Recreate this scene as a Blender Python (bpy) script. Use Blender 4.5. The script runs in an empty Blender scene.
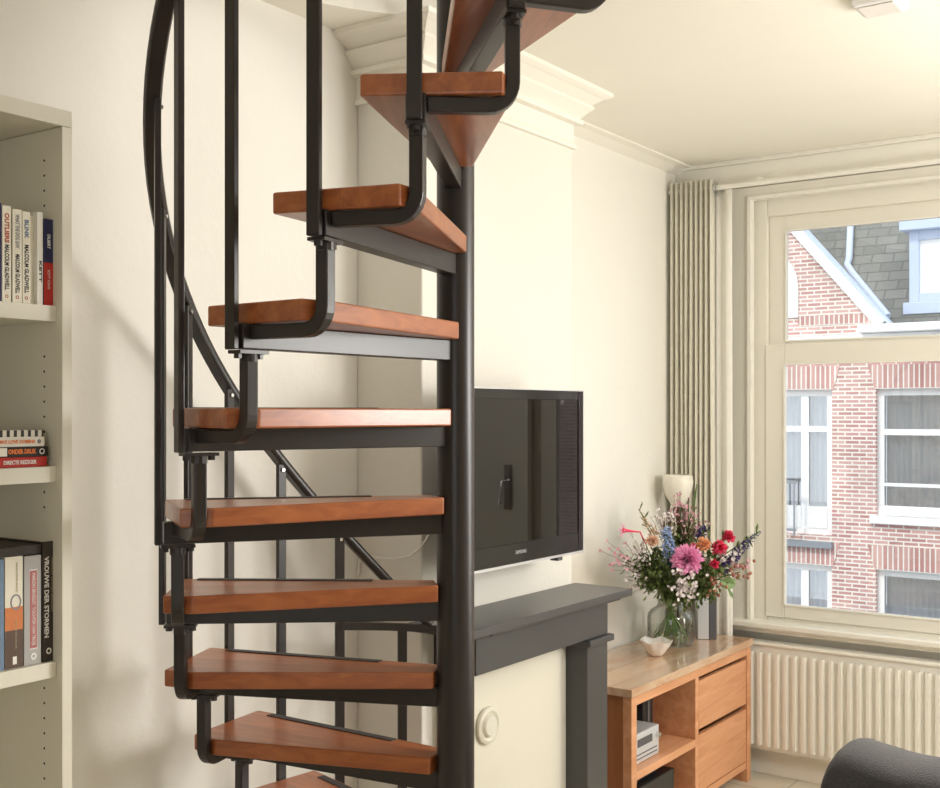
import bpy, bmesh, math, random
from mathutils import Vector, Matrix
random.seed(7)
sc = bpy.context.scene
col = sc.collection
R = math.radians
PI = math.pi

# ------------------------------------------------------------------ camera
EYE = 1.68
F = 1145.0
YAW = math.atan2(810, 1145)
cd = bpy.data.cameras.new('camera')
cam = bpy.data.objects.new('camera', cd)
col.objects.link(cam)
cam.location = (0, 0, EYE)
cam.rotation_euler = (R(90), 0, YAW)
cd.sensor_width = 36
cd.lens = F / 940 * 36
cd.shift_y = 19 / 940
cd.clip_start = 0.05
sc.camera = cam
FW = Vector((-math.sin(YAW), math.cos(YAW), 0))
RT = Vector((math.cos(YAW), math.sin(YAW), 0))

def at(px, py, X=None, Y=None, Z=None, T=None):
    d = FW + RT * ((px - 470) / F) + Vector((0, 0, (413 - py) / F))
    if X is not None: t = X / d.x
    elif Y is not None: t = Y / d.y
    elif Z is not None: t = (Z - EYE) / d.z
    else: t = T
    return Vector((0, 0, EYE)) + d * t

def loc_ab(a, b):
    return RT * a + FW * b

# ------------------------------------------------------------------ materials
MATS = {}
def nmat(name):
    m = bpy.data.materials.new(name); m.use_nodes = True
    nt = m.node_tree
    return m, nt, nt.nodes['Principled BSDF']

def plain(name, c, rough=.5, metal=0, spec=.5, var=.04, scale=6, bump=0, bscale=60, coat=0, sheen=0, trans=0, emit=None):
    m, nt, b = nmat(name)
    N = nt.nodes
    b.inputs['Roughness'].default_value = rough
    b.inputs['Metallic'].default_value = metal
    b.inputs['Specular IOR Level'].default_value = spec
    b.inputs['Coat Weight'].default_value = coat
    b.inputs['Coat Roughness'].default_value = .15
    b.inputs['Sheen Weight'].default_value = sheen
    b.inputs['Transmission Weight'].default_value = trans
    tc = N.new('ShaderNodeTexCoord')
    nz = N.new('ShaderNodeTexNoise'); nz.inputs['Scale'].default_value = scale; nz.inputs['Detail'].default_value = 4
    nt.links.new(tc.outputs['Object'], nz.inputs['Vector'])
    mx = N.new('ShaderNodeMix'); mx.data_type = 'RGBA'
    mx.inputs['A'].default_value = (c[0]*(1-var), c[1]*(1-var), c[2]*(1-var), 1)
    mx.inputs['B'].default_value = (min(1, c[0]*(1+var)), min(1, c[1]*(1+var)), min(1, c[2]*(1+var)), 1)
    nt.links.new(nz.outputs['Fac'], mx.inputs['Factor'])
    nt.links.new(mx.outputs['Result'], b.inputs['Base Color'])
    if bump:
        n2 = N.new('ShaderNodeTexNoise'); n2.inputs['Scale'].default_value = bscale; n2.inputs['Detail'].default_value = 3
        nt.links.new(tc.outputs['Object'], n2.inputs['Vector'])
        bp = N.new('ShaderNodeBump'); bp.inputs['Strength'].default_value = bump; bp.inputs['Distance'].default_value = .004
        nt.links.new(n2.outputs['Fac'], bp.inputs['Height']); nt.links.new(bp.outputs['Normal'], b.inputs['Normal'])
    MATS[name] = m
    return m

def wood(name, c1, c2, stretch=(1, 12, 12), scale=3.5, rough=.35, coat=.2, planks=None):
    m, nt, b = nmat(name)
    N = nt.nodes
    tc = N.new('ShaderNodeTexCoord'); mp = N.new('ShaderNodeMapping')
    mp.inputs['Scale'].default_value = stretch
    nt.links.new(tc.outputs['Object'], mp.inputs['Vector'])
    nz = N.new('ShaderNodeTexNoise'); nz.inputs['Scale'].default_value = scale; nz.inputs['Detail'].default_value = 8
    nz.inputs['Roughness'].default_value = .62; nz.inputs['Distortion'].default_value = .7
    nt.links.new(mp.outputs['Vector'], nz.inputs['Vector'])
    rp = N.new('ShaderNodeValToRGB')
    rp.color_ramp.elements[0].position = .32; rp.color_ramp.elements[0].color = (*c1, 1)
    rp.color_ramp.elements[1].position = .68; rp.color_ramp.elements[1].color = (*c2, 1)
    nt.links.new(nz.outputs['Fac'], rp.inputs['Fac'])
    out = rp.outputs['Color']
    if planks:
        n3 = N.new('ShaderNodeTexWhiteNoise'); n3.noise_dimensions = '1D'
        sp = N.new('ShaderNodeSeparateXYZ'); nt.links.new(tc.outputs['Object'], sp.inputs[0])
        mt = N.new('ShaderNodeMath'); mt.operation = 'MULTIPLY'; mt.inputs[1].default_value = planks[1]
        nt.links.new(sp.outputs[planks[0]], mt.inputs[0])
        fl = N.new('ShaderNodeMath'); fl.operation = 'FLOOR'; nt.links.new(mt.outputs[0], fl.inputs[0])
        nt.links.new(fl.outputs[0], n3.inputs['W'])
        mr = N.new('ShaderNodeMapRange'); mr.inputs['To Min'].default_value = .82; mr.inputs['To Max'].default_value = 1.12
        nt.links.new(n3.outputs['Value'], mr.inputs['Value'])
        vm = N.new('ShaderNodeVectorMath'); vm.operation = 'SCALE'
        nt.links.new(out, vm.inputs[0]); nt.links.new(mr.outputs['Result'], vm.inputs['Scale'])
        out = vm.outputs[0]
    nt.links.new(out, b.inputs['Base Color'])
    b.inputs['Roughness'].default_value = rough
    b.inputs['Coat Weight'].default_value = coat; b.inputs['Coat Roughness'].default_value = .2
    bp = N.new('ShaderNodeBump'); bp.inputs['Strength'].default_value = .12; bp.inputs['Distance'].default_value = .002
    nt.links.new(nz.outputs['Fac'], bp.inputs['Height']); nt.links.new(bp.outputs['Normal'], b.inputs['Normal'])
    MATS[name] = m
    return m

def brick(name, c1, c2, mortar, bw, bh, ms=.012, swap='XZ', offset=.5, rough=.85, bias=0, freq=2):
    m, nt, b = nmat(name)
    N = nt.nodes
    tc = N.new('ShaderNodeTexCoord'); sp = N.new('ShaderNodeSeparateXYZ'); cb = N.new('ShaderNodeCombineXYZ')
    nt.links.new(tc.outputs['Object'], sp.inputs[0])
    nt.links.new(sp.outputs[swap[0]], cb.inputs['X']); nt.links.new(sp.outputs[swap[1]], cb.inputs['Y'])
    br = N.new('ShaderNodeTexBrick')
    br.offset = offset; br.offset_frequency = freq
    br.inputs['Scale'].default_value = 1
    br.inputs['Brick Width'].default_value = bw; br.inputs['Row Height'].default_value = bh
    br.inputs['Mortar Size'].default_value = ms; br.inputs['Mortar Smooth'].default_value = .1
    br.inputs['Bias'].default_value = bias
    br.inputs['Color1'].default_value = (*c1, 1); br.inputs['Color2'].default_value = (*c2, 1); br.inputs['Mortar'].default_value = (*mortar, 1)
    nt.links.new(cb.outputs[0], br.inputs['Vector'])
    nz = N.new('ShaderNodeTexNoise'); nz.inputs['Scale'].default_value = 1.3; nz.inputs['Detail'].default_value = 5
    nt.links.new(tc.outputs['Object'], nz.inputs['Vector'])
    mr = N.new('ShaderNodeMapRange'); mr.inputs['From Min'].default_value = .3; mr.inputs['From Max'].default_value = .7
    mr.inputs['To Min'].default_value = .85; mr.inputs['To Max'].default_value = 1.12
    nt.links.new(nz.outputs['Fac'], mr.inputs['Value'])
    vm = N.new('ShaderNodeVectorMath'); vm.operation = 'SCALE'
    nt.links.new(br.outputs['Color'], vm.inputs[0]); nt.links.new(mr.outputs['Result'], vm.inputs['Scale'])
    nt.links.new(vm.outputs[0], b.inputs['Base Color'])
    b.inputs['Roughness'].default_value = rough
    bp = N.new('ShaderNodeBump'); bp.inputs['Strength'].default_value = .3; bp.inputs['Distance'].default_value = .01; bp.invert = True
    nt.links.new(br.outputs['Fac'], bp.inputs['Height']); nt.links.new(bp.outputs['Normal'], b.inputs['Normal'])
    MATS[name] = m
    return m

def stripes(name, ca, cb_, axis, freq, thr=.5, rough=.6):
    m, nt, b = nmat(name)
    N = nt.nodes
    tc = N.new('ShaderNodeTexCoord'); sp = N.new('ShaderNodeSeparateXYZ'); nt.links.new(tc.outputs['Object'], sp.inputs[0])
    mt = N.new('ShaderNodeMath'); mt.operation = 'MULTIPLY'; mt.inputs[1].default_value = freq
    nt.links.new(sp.outputs[axis], mt.inputs[0])
    fr = N.new('ShaderNodeMath'); fr.operation = 'FRACT'; nt.links.new(mt.outputs[0], fr.inputs[0])
    gt = N.new('ShaderNodeMath'); gt.operation = 'GREATER_THAN'; gt.inputs[1].default_value = thr
    nt.links.new(fr.outputs[0], gt.inputs[0])
    mx = N.new('ShaderNodeMix'); mx.data_type = 'RGBA'
    mx.inputs['A'].default_value = (*ca, 1); mx.inputs['B'].default_value = (*cb_, 1)
    nt.links.new(gt.outputs[0], mx.inputs['Factor']); nt.links.new(mx.outputs['Result'], b.inputs['Base Color'])
    b.inputs['Roughness'].default_value = rough
    MATS[name] = m
    return m

def pane(name, tint=(.97, .98, .98), gl=.06, rough=.0):
    m = bpy.data.materials.new(name); m.use_nodes = True
    nt = m.node_tree; N = nt.nodes; N.clear()
    o = N.new('ShaderNodeOutputMaterial'); t = N.new('ShaderNodeBsdfTransparent'); g = N.new('ShaderNodeBsdfGlossy')
    t.inputs['Color'].default_value = (*tint, 1); g.inputs['Roughness'].default_value = rough
    fr = N.new('ShaderNodeLayerWeight'); fr.inputs['Blend'].default_value = gl * 3
    mu = N.new('ShaderNodeMath'); mu.operation = 'MULTIPLY_ADD'; mu.inputs[1].default_value = .5; mu.inputs[2].default_value = gl
    nt.links.new(fr.outputs['Fresnel'], mu.inputs[0])
    mx = N.new('ShaderNodeMixShader'); nt.links.new(mu.outputs[0], mx.inputs['Fac'])
    nt.links.new(t.outputs[0], mx.inputs[1]); nt.links.new(g.outputs[0], mx.inputs[2]); nt.links.new(mx.outputs[0], o.inputs['Surface'])
    MATS[name] = m
    return m

def sheer(name, c, tr=.4):
    m = bpy.data.materials.new(name); m.use_nodes = True
    nt = m.node_tree; N = nt.nodes; N.clear()
    o = N.new('ShaderNodeOutputMaterial'); d = N.new('ShaderNodeBsdfDiffuse'); t = N.new('ShaderNodeBsdfTranslucent')
    tc = N.new('ShaderNodeTexCoord'); nz = N.new('ShaderNodeTexNoise'); nz.inputs['Scale'].default_value = 30
    nt.links.new(tc.outputs['Object'], nz.inputs['Vector'])
    mc = N.new('ShaderNodeMix'); mc.data_type = 'RGBA'
    mc.inputs['A'].default_value = (c[0]*.95, c[1]*.95, c[2]*.95, 1); mc.inputs['B'].default_value = (*c, 1)
    nt.links.new(nz.outputs['Fac'], mc.inputs['Factor'])
    nt.links.new(mc.outputs['Result'], d.inputs['Color']); nt.links.new(mc.outputs['Result'], t.inputs['Color'])
    mx = N.new('ShaderNodeMixShader'); mx.inputs['Fac'].default_value = tr
    nt.links.new(d.outputs[0], mx.inputs[1]); nt.links.new(t.outputs[0], mx.inputs[2]); nt.links.new(mx.outputs[0], o.inputs['Surface'])
    MATS[name] = m
    return m

plain('wall', (.83, .808, .745), .75, var=.025, scale=1.7, bump=.25, bscale=45, spec=.25)
plain('wall_rear', (.36, .32, .27), .8, var=.03)  # unseen walls, coloured dark to cut bounced light
plain('wall_breast', (.78, .757, .693), .75, var=.025, scale=1.7, bump=.25, bscale=45, spec=.25)
plain('ceiling', (.86, .83, .75), .8, var=.015, spec=.2)
plain('trimpaint', (.79, .762, .68), .42, var=.03, scale=3, spec=.4)
plain('sillpaint', (.84, .82, .75), .35, var=.02)
plain('radiator', (.85, .83, .76), .35, var=.01)
plain('steel', (.024, .0190, .0170), .34, metal=0, spec=.45, var=.12, scale=9)
plain('rubber', (.05, .045, .045), .6, var=.1, scale=60)
plain('chrome', (.7, .7, .7), .2, metal=1, var=.02)
plain('mantel', (.058, .057, .059), .33, spec=.5, var=.08, scale=4)
plain('boardpaint', (.76, .725, .62), .6, var=.03, scale=3)
plain('melamine', (.74, .71, .61), .5, var=.01)
plain('pin_hole', (.03, .025, .02), .9)
plain('tvblack', (.007, .007, .0075), .12, spec=.35, var=.05)
MATS['tvscreen'] = plain('tvscreen', (.006, .0048, .0035), .02, spec=.32, var=.02)
MATS['tvscreen'].node_tree.nodes['Principled BSDF'].inputs['IOR'].default_value = 1.5
plain('silver', (.62, .63, .66), .3, metal=.7, var=.03)
plain('silverplastic', (.66, .67, .70), .35, metal=.35, var=.03)
plain('blackplastic', (.015, .015, .016), .3, var=.1)
plain('darkgrey', (.09, .09, .10), .45, var=.1)
plain('paper', (.75, .70, .58), .8, var=.05, scale=80)
plain('curtain', (.72, .69, .59), .85, var=.04, scale=20, bump=.2, bscale=300, sheen=.1, spec=.15)
sheer('sheer', (.96, .94, .87), .12)
plain('sofa', (.085, .082, .085), .95, var=.45, scale=160, bump=.8, bscale=260, sheen=.25, spec=.1)
plain('porcelain', (.80, .76, .70), .3, var=.06, scale=25, coat=.4)
plain('opal', (.84, .80, .70), .35, var=.01, coat=.2)
wood('tread_wood', (.27, .068, .018), (.46, .145, .042), stretch=(1.3, 14, 14), scale=2.2, rough=.34, coat=.35)
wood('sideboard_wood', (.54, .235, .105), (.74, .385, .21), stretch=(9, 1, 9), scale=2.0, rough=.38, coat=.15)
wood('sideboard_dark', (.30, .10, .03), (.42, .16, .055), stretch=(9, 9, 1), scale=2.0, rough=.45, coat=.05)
wood('sideboard_top', (.56, .29, .15), (.74, .55, .38), stretch=(6, 1.5, 6), scale=2.6, rough=.22, coat=.8, planks=('X', 9))  # pale tone puts reflected light, along with wear, into the colour
brick('floor_tile', (.72, .67, .55), (.69, .64, .52), (.45, .41, .33), .6, .3, .004, 'XY', rough=.3)
brick('red_brick', (.47, .235, .215), (.64, .40, .365), (.80, .76, .70), .215, .062, .011, 'XZ')
brick('tan_brick', (.66, .55, .40), (.76, .66, .50), (.60, .55, .45), .215, .062, .010, 'XZ')  # brick lightened to look sunlit, since no sun reaches this face
brick('soldier', (.47, .235, .215), (.62, .38, .35), (.80, .76, .70), .075, .40, .011, 'XZ', offset=0)
brick('slate', (.12, .125, .115), (.19, .19, .175), (.08, .085, .08), .34, .16, .010, 'XZ', rough=.6)
plain('white_ext', (.90, .90, .90), .5, var=.01)
plain('blue_ext', (.52, .60, .76), .5, var=.03)
plain('lead', (.28, .30, .33), .6, var=.1)
plain('dark_room', (.5, .5, .5), .9)
sheer('net', (.97, .97, .97), .05)
pane('glass'); pane('far_glass', (.95, .97, 1), .16)
stripes('book_stripe', (.78, .75, .66), (.04, .035, .03), 'Y', 62, .55)

# ------------------------------------------------------------------ mesh building
class MB:
    def __init__(s): s.bm = bmesh.new()
    def box(s, x0, x1, y0, y1, z0, z1, M=None):
        vs = [s.bm.verts.new(Vector(p) if M is None else M @ Vector(p)) for p in
              [(x0,y0,z0),(x1,y0,z0),(x1,y1,z0),(x0,y1,z0),(x0,y0,z1),(x1,y0,z1),(x1,y1,z1),(x0,y1,z1)]]
        for f in [(0,3,2,1),(4,5,6,7),(0,1,5,4),(1,2,6,5),(2,3,7,6),(3,0,4,7)]:
            s.bm.faces.new([vs[i] for i in f])
        return s
    def prism(s, pts, z0, z1, M=None):
        f = (lambda p: Vector(p)) if M is None else (lambda p: M @ Vector(p))
        lo = [s.bm.verts.new(f((p[0], p[1], z0))) for p in pts]; hi = [s.bm.verts.new(f((p[0], p[1], z1))) for p in pts]
        n = len(pts)
        s.bm.faces.new(lo[::-1]); s.bm.faces.new(hi)
        for i in range(n): s.bm.faces.new([lo[i], lo[(i+1)%n], hi[(i+1)%n], hi[i]])
        return s
    def lathe(s, prof, n=32, M=None, cap=True):
        f = (lambda p: Vector(p)) if M is None else (lambda p: M @ Vector(p))
        rings = [[s.bm.verts.new(f((r*math.cos(2*PI*k/n), r*math.sin(2*PI*k/n), z))) for k in range(n)] for r, z in prof]
        for a, b in zip(rings, rings[1:]):
            for k in range(n): s.bm.faces.new([a[k], a[(k+1)%n], b[(k+1)%n], b[k]])
        if cap:
            s.bm.faces.new(rings[0][::-1]); s.bm.faces.new(rings[-1])
        return s
    def cyl(s, p0, p1, r, n=16, r1=None):
        p0 = Vector(p0); p1 = Vector(p1); d = p1 - p0
        q = d.to_track_quat('Z', 'Y').to_matrix().to_4x4(); q.translation = p0
        return s.lathe([(r, 0), (r if r1 is None else r1, d.length)], n, q)
    def sweep(s, pts, sec, up=(0, 0, 1), closed=False, scale=None, cap=True):
        # sec: list of (side, up) coordinates; frame from tangent and the reference up vector
        pts = [Vector(p) for p in pts]; n = len(pts); rings = []
        prev = None
        for i, p in enumerate(pts):
            if closed: t = (pts[(i+1)%n] - pts[i-1])
            else: t = pts[min(i+1, n-1)] - pts[max(i-1, 0)]
            t.normalize()
            u = Vector(up(i) if callable(up) else up)
            sd = t.cross(u)
            if sd.length < .05 and prev is not None: sd = prev
            sd.normalize(); 
            u2 = sd.cross(t).normalized(); prev = sd
            k = scale[i] if scale else 1
            rings.append([s.bm.verts.new(p + sd*a*k + u2*b*k) for a, b in sec])
        m = len(sec)
        for i in range(n if closed else n-1):
            a = rings[i]; b = rings[(i+1)%n]
            for k in range(m): s.bm.faces.new([a[k], a[(k+1)%m], b[(k+1)%m], b[k]])
        if not closed and cap:
            s.bm.faces.new(rings[0][::-1]); s.bm.faces.new(rings[-1])
        return s
    def tube(s, pts, r, n=8, scale=None):
        pts = [Vector(p) for p in pts]
        # parallel transport
        t0 = (pts[1]-pts[0]).normalized(); a = Vector((0,0,1)) if abs(t0.z) < .9 else Vector((1,0,0))
        nrm = t0.cross(a).normalized(); rings = []
        for i, p in enumerate(pts):
            t = (pts[min(i+1, len(pts)-1)] - pts[max(i-1, 0)]).normalized()
            nrm = (nrm - t*nrm.dot(t)).normalized(); b = t.cross(nrm)
            rr = r*(scale[i] if scale else 1)
            rings.append([s.bm.verts.new(p + (nrm*math.cos(2*PI*k/n)+b*math.sin(2*PI*k/n))*rr) for k in range(n)])
        for x, y in zip(rings, rings[1:]):
            for k in range(n): s.bm.faces.new([x[k], x[(k+1)%n], y[(k+1)%n], y[k]])
        s.bm.faces.new(rings[0][::-1]); s.bm.faces.new(rings[-1])
        return s
    def quad(s, a, b, c, d):
        s.bm.faces.new([s.bm.verts.new(Vector(p)) for p in (a, b, c, d)]); return s
    def ball(s, c, r, sx=1, sy=1, sz=1, seg=10):
        M = Matrix.Translation(Vector(c)) @ Matrix.Diagonal((sx*r, sy*r, sz*r, 1))
        bmesh.ops.create_uvsphere(s.bm, u_segments=seg, v_segments=max(5, seg//2+1), radius=1, matrix=M); return s
    def build(s, name, mat, parent=None, loc=None, smooth=None, bevel=0, seg=2, kind=None, label=None, recalc=True):
        if recalc: bmesh.ops.recalc_face_normals(s.bm, faces=s.bm.faces)
        if smooth is not None:
            for f in s.bm.faces: f.smooth = True
            for e in s.bm.edges:
                if len(e.link_faces) == 2 and e.calc_face_angle(0) > R(smooth): e.smooth = False
        me = bpy.data.meshes.new(name)
        # origin handling: vertices are given in world coords; shift by parent's origin
        o = bpy.data.objects.new(name, me)
        org = Vector((0, 0, 0))
        if parent is not None:
            q = parent
            while q is not None:
                org += q.location; q = q.parent
        if loc is not None: l = Vector(loc)
        elif s.bm.verts:
            xs = [v.co for v in s.bm.verts]
            l = Vector([(min(v[i] for v in xs)+max(v[i] for v in xs))/2 for i in range(3)])
            l.z = min(v[2] for v in xs)
        else: l = Vector()
        for v in s.bm.verts: v.co -= l
        s.bm.to_mesh(me); s.bm.free()
        o.location = l - org
        me.materials.append(MATS[mat] if isinstance(mat, str) else mat)
        if parent is not None: o.parent = parent
        col.objects.link(o)
        if bevel:
            b = o.modifiers.new('bevel', 'BEVEL'); b.width = bevel; b.segments = seg; b.limit_method = 'ANGLE'; b.angle_limit = R(35)
        if kind: o['kind'] = kind
        if label: o['label'] = label
        return o

def thing(name, label, cat, loc, group=None):
    o = bpy.data.objects.new(name, None); o.location = loc; o.empty_display_size = .05
    col.objects.link(o); o['label'] = label; o['category'] = cat
    if group: o['group'] = group
    return o
def tag(o, label, cat, group=None):
    o['label'] = label; o['category'] = cat
    if group: o['group'] = group
    return o
def struct(mb, name, mat, parent=None, **k):
    return mb.build(name, mat, parent, kind=None if parent else 'structure', **k)

def text_part(name, s, size, M, mat, parent, fit=None, depth=.0004, bold=0):
    cu = bpy.data.curves.new('lettering_curve', 'FONT'); cu.body = s; cu.size = size; cu.extrude = depth
    cu.offset = bold; cu.align_x = 'CENTER'; cu.align_y = 'CENTER'; cu.resolution_u = 3
    t = bpy.data.objects.new('tmp', cu); col.objects.link(t)
    dg = bpy.context.evaluated_depsgraph_get(); dg.update()
    me = bpy.data.meshes.new_from_object(t.evaluated_get(dg))
    bpy.data.objects.remove(t); bpy.data.curves.remove(cu)
    xs = [v.co.x for v in me.vertices]; w = max(xs)-min(xs)
    if fit: me.transform(Matrix.Diagonal((fit/w, 1, 1, 1)))
    rot = M.to_3x3().to_4x4()
    me.transform(rot)
    me.materials.clear(); me.materials.append(MATS[mat] if isinstance(mat, str) else mat)
    o = bpy.data.objects.new(name, me)
    org = Vector(); q = parent
    while q is not None: org += q.location; q = q.parent
    o.location = M.translation - org; o.parent = parent; col.objects.link(o)
    return o

def flat(name, c, rough=.6): return plain(name, c, rough, var=.05, scale=30)

# ------------------------------------------------------------------ room shell
XL, XR, YN, YF, H = -2.40, 3.0, -2.6, 5.16, 2.87
SX, SY = (loc_ab((455.5-470)/F*2.7, 2.7)).x, (loc_ab((455.5-470)/F*2.7, 2.7)).y   # column centre
struct(MB().box(XL-.2, XR+.2, YN-.2, YF+.3, -.2, 0), 'floor', 'floor_tile')
struct(MB().box(XL-.2, XL, YN-.2, YF+.3, 0, 5.4), 'wall_left', 'wall')
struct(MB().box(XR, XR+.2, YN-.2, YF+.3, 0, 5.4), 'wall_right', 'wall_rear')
BX, BY0, BY1 = -2.14, 2.77, 3.68
struct(MB().box(XL, BX, BY0, BY1, 0, H), 'wall_chimney', 'wall_breast', bevel=.006)

# ceiling with a round stair opening
def ring_face(bm, z, outer, inner):
    ov = [bm.verts.new((x, y, z)) for x, y in outer]; iv = [bm.verts.new((x, y, z)) for x, y in inner]
    es = [bm.edges.new((ov[i], ov[(i+1) % len(ov)])) for i in range(len(ov))] + [bm.edges.new((iv[i], iv[(i+1) % len(iv)])) for i in range(len(iv))]
    bmesh.ops.triangle_fill(bm, use_beauty=True, edges=es)
    return iv
hole = [(SX + .74*math.cos(2*PI*k/48), SY + .74*math.sin(2*PI*k/48)) for k in range(48)]
mb = MB(); outer = [(XL, YN), (XR, YN), (XR, YF), (XL, YF)]
a = ring_face(mb.bm, H, outer, hole); b = ring_face(mb.bm, H+.25, outer, hole)
for i in range(48): mb.bm.faces.new([a[i], a[(i+1) % 48], b[(i+1) % 48], b[i]])
struct(mb, 'ceiling', 'ceiling')
# upper floor round the stair opening
struct(MB().box(XL-.2, XR+.2, YN-.2, YF+.3, 5.4, 5.6), 'ceiling_upper', 'ceiling')

# window wall: openings for window_1, door_1 and window_2, an unseen window added for light
def wall_with_openings(name, y0, y1, x0, x1, z1, ops, mat):
    mb = MB(); xs = x0
    for (a, b, c, d) in ops:
        mb.box(xs, a, y0, y1, 0, z1)
        if c > 0: mb.box(a, b, y0, y1, 0, c)
        mb.box(a, b, y0, y1, d, z1); xs = b
    mb.box(xs, x1, y0, y1, 0, z1)
    return struct(mb, name, mat)
W1 = (-2.03, -.63, .70, 2.685)
D1 = (-.54, .30, 0, 2.5)
W2 = (.6, 2.2, .70, 2.685)
wall_with_openings('wall_window', YF, YF+.16, XL, XR, 5.4, [W1, D1, W2], 'wall')
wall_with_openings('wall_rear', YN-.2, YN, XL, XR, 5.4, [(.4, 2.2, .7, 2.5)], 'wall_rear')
# brick outside face of the house, seen mirrored in far panes
mb = MB()
for (a, b, c, d) in [(-9, W1[0], -3.2, 7), (W1[0], W1[1], -3.2, W1[2]), (W1[0], W1[1], W1[3], 7), (W1[1], D1[0], -3.2, 7), (D1[0], D1[1], -3.2, 0), (D1[0], D1[1], D1[3], 7),
                     (D1[1], W2[0], -3.2, 7), (W2[0], W2[1], -3.2, W2[2]), (W2[0], W2[1], W2[3], 7), (W2[1], 8, -3.2, 7)]:
    mb.box(a, b, YF+.17, YF+.28, c, d)
struct(mb, 'wall_exterior', 'tan_brick')

# plaster cove along the left wall and cornice round the chimney
mb = MB()
for (y0, y1) in [(BY1+.15, YF)]:
    pr = [(XL, H-.035), (XL+.012, H-.030), (XL+.05, H-.012), (XL+.085, H-.008), (XL+.085, H), (XL, H)]
    lo = [mb.bm.verts.new((x, y0, z)) for x, z in pr]; hi = [mb.bm.verts.new((x, y1, z)) for x, z in pr]
    mb.bm.faces.new(lo); mb.bm.faces.new(hi[::-1])
    for i in range(6): mb.bm.faces.new([lo[i], lo[(i+1) % 6], hi[(i+1) % 6], hi[i]])
struct(mb, 'trim_1', 'ceiling')
prof = [(0, H-.215), (.014, H-.213), (.014, H-.198), (.004, H-.19), (.004, H-.125), (.030, H-.122), (.030, H-.106), (.020, H-.102), (.045, H-.075), (.060, H-.062), (.060, H-.053), (.050, H-.050),
        (.085, H-.026), (.100, H-.021), (.112, H-.014), (.112, H), (0, H)]
mb = MB(); rings = []
for px, py, nx, ny in [(XL, BY0, 0, -1), (BX, BY0, 1, -1), (BX, BY1, 1, 1), (XL, BY1, 0, 1)]:
    rings.append([mb.bm.verts.new((px+nx*d, py+ny*d, z)) for d, z in prof])
for a, b in zip(rings, rings[1:]):
    for k in range(len(prof)): mb.bm.faces.new([a[k], a[(k+1) % len(prof)], b[(k+1) % len(prof)], b[k]])
mb.bm.faces.new(rings[0]); mb.bm.faces.new(rings[-1][::-1])
struct(mb, 'trim_2', 'ceiling', smooth=12)
# pelmet board / ceiling strip over the window wall
struct(MB().box(XL, XR, YF-.035, YF, H-.125, H-.02).box(XL, XR, YF-.05, YF, H-.02, H), 'trim_3', 'sillpaint', bevel=.004)
struct(MB().box(XL, BX-.0, YF-.001, YF, 0, .001), 'trim_4', 'sillpaint') if False else None
struct(MB().box(XL+.09, XR, YF-.02, YF, 0, .12), 'baseboard_window', 'radiator', bevel=.004)
struct(MB().box(XL, XL+.018, YN, BY0-.02, 0, .10), 'baseboard_left', 'sillpaint', bevel=.004)

# ------------------------------------------------------------------ windows and door in the window wall
def rect_frame(mb, x0, x1, z0, z1, w, y0, y1, wb=None, wt=None):
    wb = w if wb is None else wb; wt = w if wt is None else wt
    mb.box(x0, x0+w, y0, y1, z0, z1).box(x1-w, x1, y0, y1, z0, z1)
    mb.box(x0+w, x1-w, y0, y1, z0, z0+wb).box(x0+w, x1-w, y0, y1, z1-wt, z1)
def window(n, x0, x1):
    # x0/x1 = outer edges of the casing
    root = bpy.data.objects.new(f'window_{n}', None); root.location = ((x0+x1)/2, YF, .70); root['kind'] = 'structure'; col.objects.link(root)
    mb = MB(); rect_frame(mb, x0, x1, .70, 2.735, .085, YF-.03, YF, wb=.0001, wt=.05)
    mb.build('casing', 'trimpaint', root, bevel=.004); mb = MB()
    mb.box(x0+.084, x0+.100, YF-.045, YF-.001, .71, 2.69).box(x1-.100, x1-.084, YF-.045, YF-.001, .71, 2.69).box(x0+.100, x1-.100, YF-.045, YF-.001, 2.675, 2.69)
    mb.build('casing_moulding', 'sillpaint', root)
    mb = MB(); rect_frame(mb, x0+.086, x1-.086, .70, 2.684, .070, YF+.02, YF+.15, wb=.03, wt=.085)
    mb.build('jamb', 'trimpaint', root, bevel=.005)
    mb = MB(); rect_frame(mb, x0+.156, x1-.156, 1.985, 2.60, .080, YF+.045, YF+.085, wb=.03, wt=.072)
    a = mb.build('upper_sash', 'trimpaint', root, bevel=.004)
    mb = MB(); rect_frame(mb, x0+.234, x1-.234, 2.012, 2.532, .007, YF+.038, YF+.06); mb.build('glazing_bead', 'sillpaint', a)
    MB().box(x0+.235, x1-.235, YF+.064, YF+.068, 2.012, 2.53).build('pane', 'glass', a)
    mb = MB(); rect_frame(mb, x0+.150, x1-.150, .73, 2.000, .090, YF+.012, YF+.05, wb=.06, wt=.092)
    b = mb.build('lower_sash', 'trimpaint', root, bevel=.004)
    mb = MB(); rect_frame(mb, x0+.238, x1-.238, .788, 1.910, .007, YF+.006, YF+.03); mb.build('glazing_bead', 'sillpaint', b)
    MB().box(x0+.239, x1-.239, YF+.03, YF+.034, .788, 1.91).build('pane', 'glass', b)
    MB().box(x0-.03, x1+.03, YF-.10, YF+.02, .690, .716).box(x0-.03, x1+.03, YF-.065, YF, .665, .690).build('window_sill', 'sillpaint', root, bevel=.006)
    return root
window(1, -2.116, -.56)
window(2, .52, 2.28)  # unseen window added to carry the front fill light
dr = bpy.data.objects.new('door_1', None); dr.location = (-.16, YF, 0); dr['kind'] = 'structure'; col.objects.link(dr)
mb = MB(); mb.box(-.535, .295, YF+.02, YF+.07, .01, 2.46); mb.build('door_leaf', 'trimpaint', dr, bevel=.004)
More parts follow.
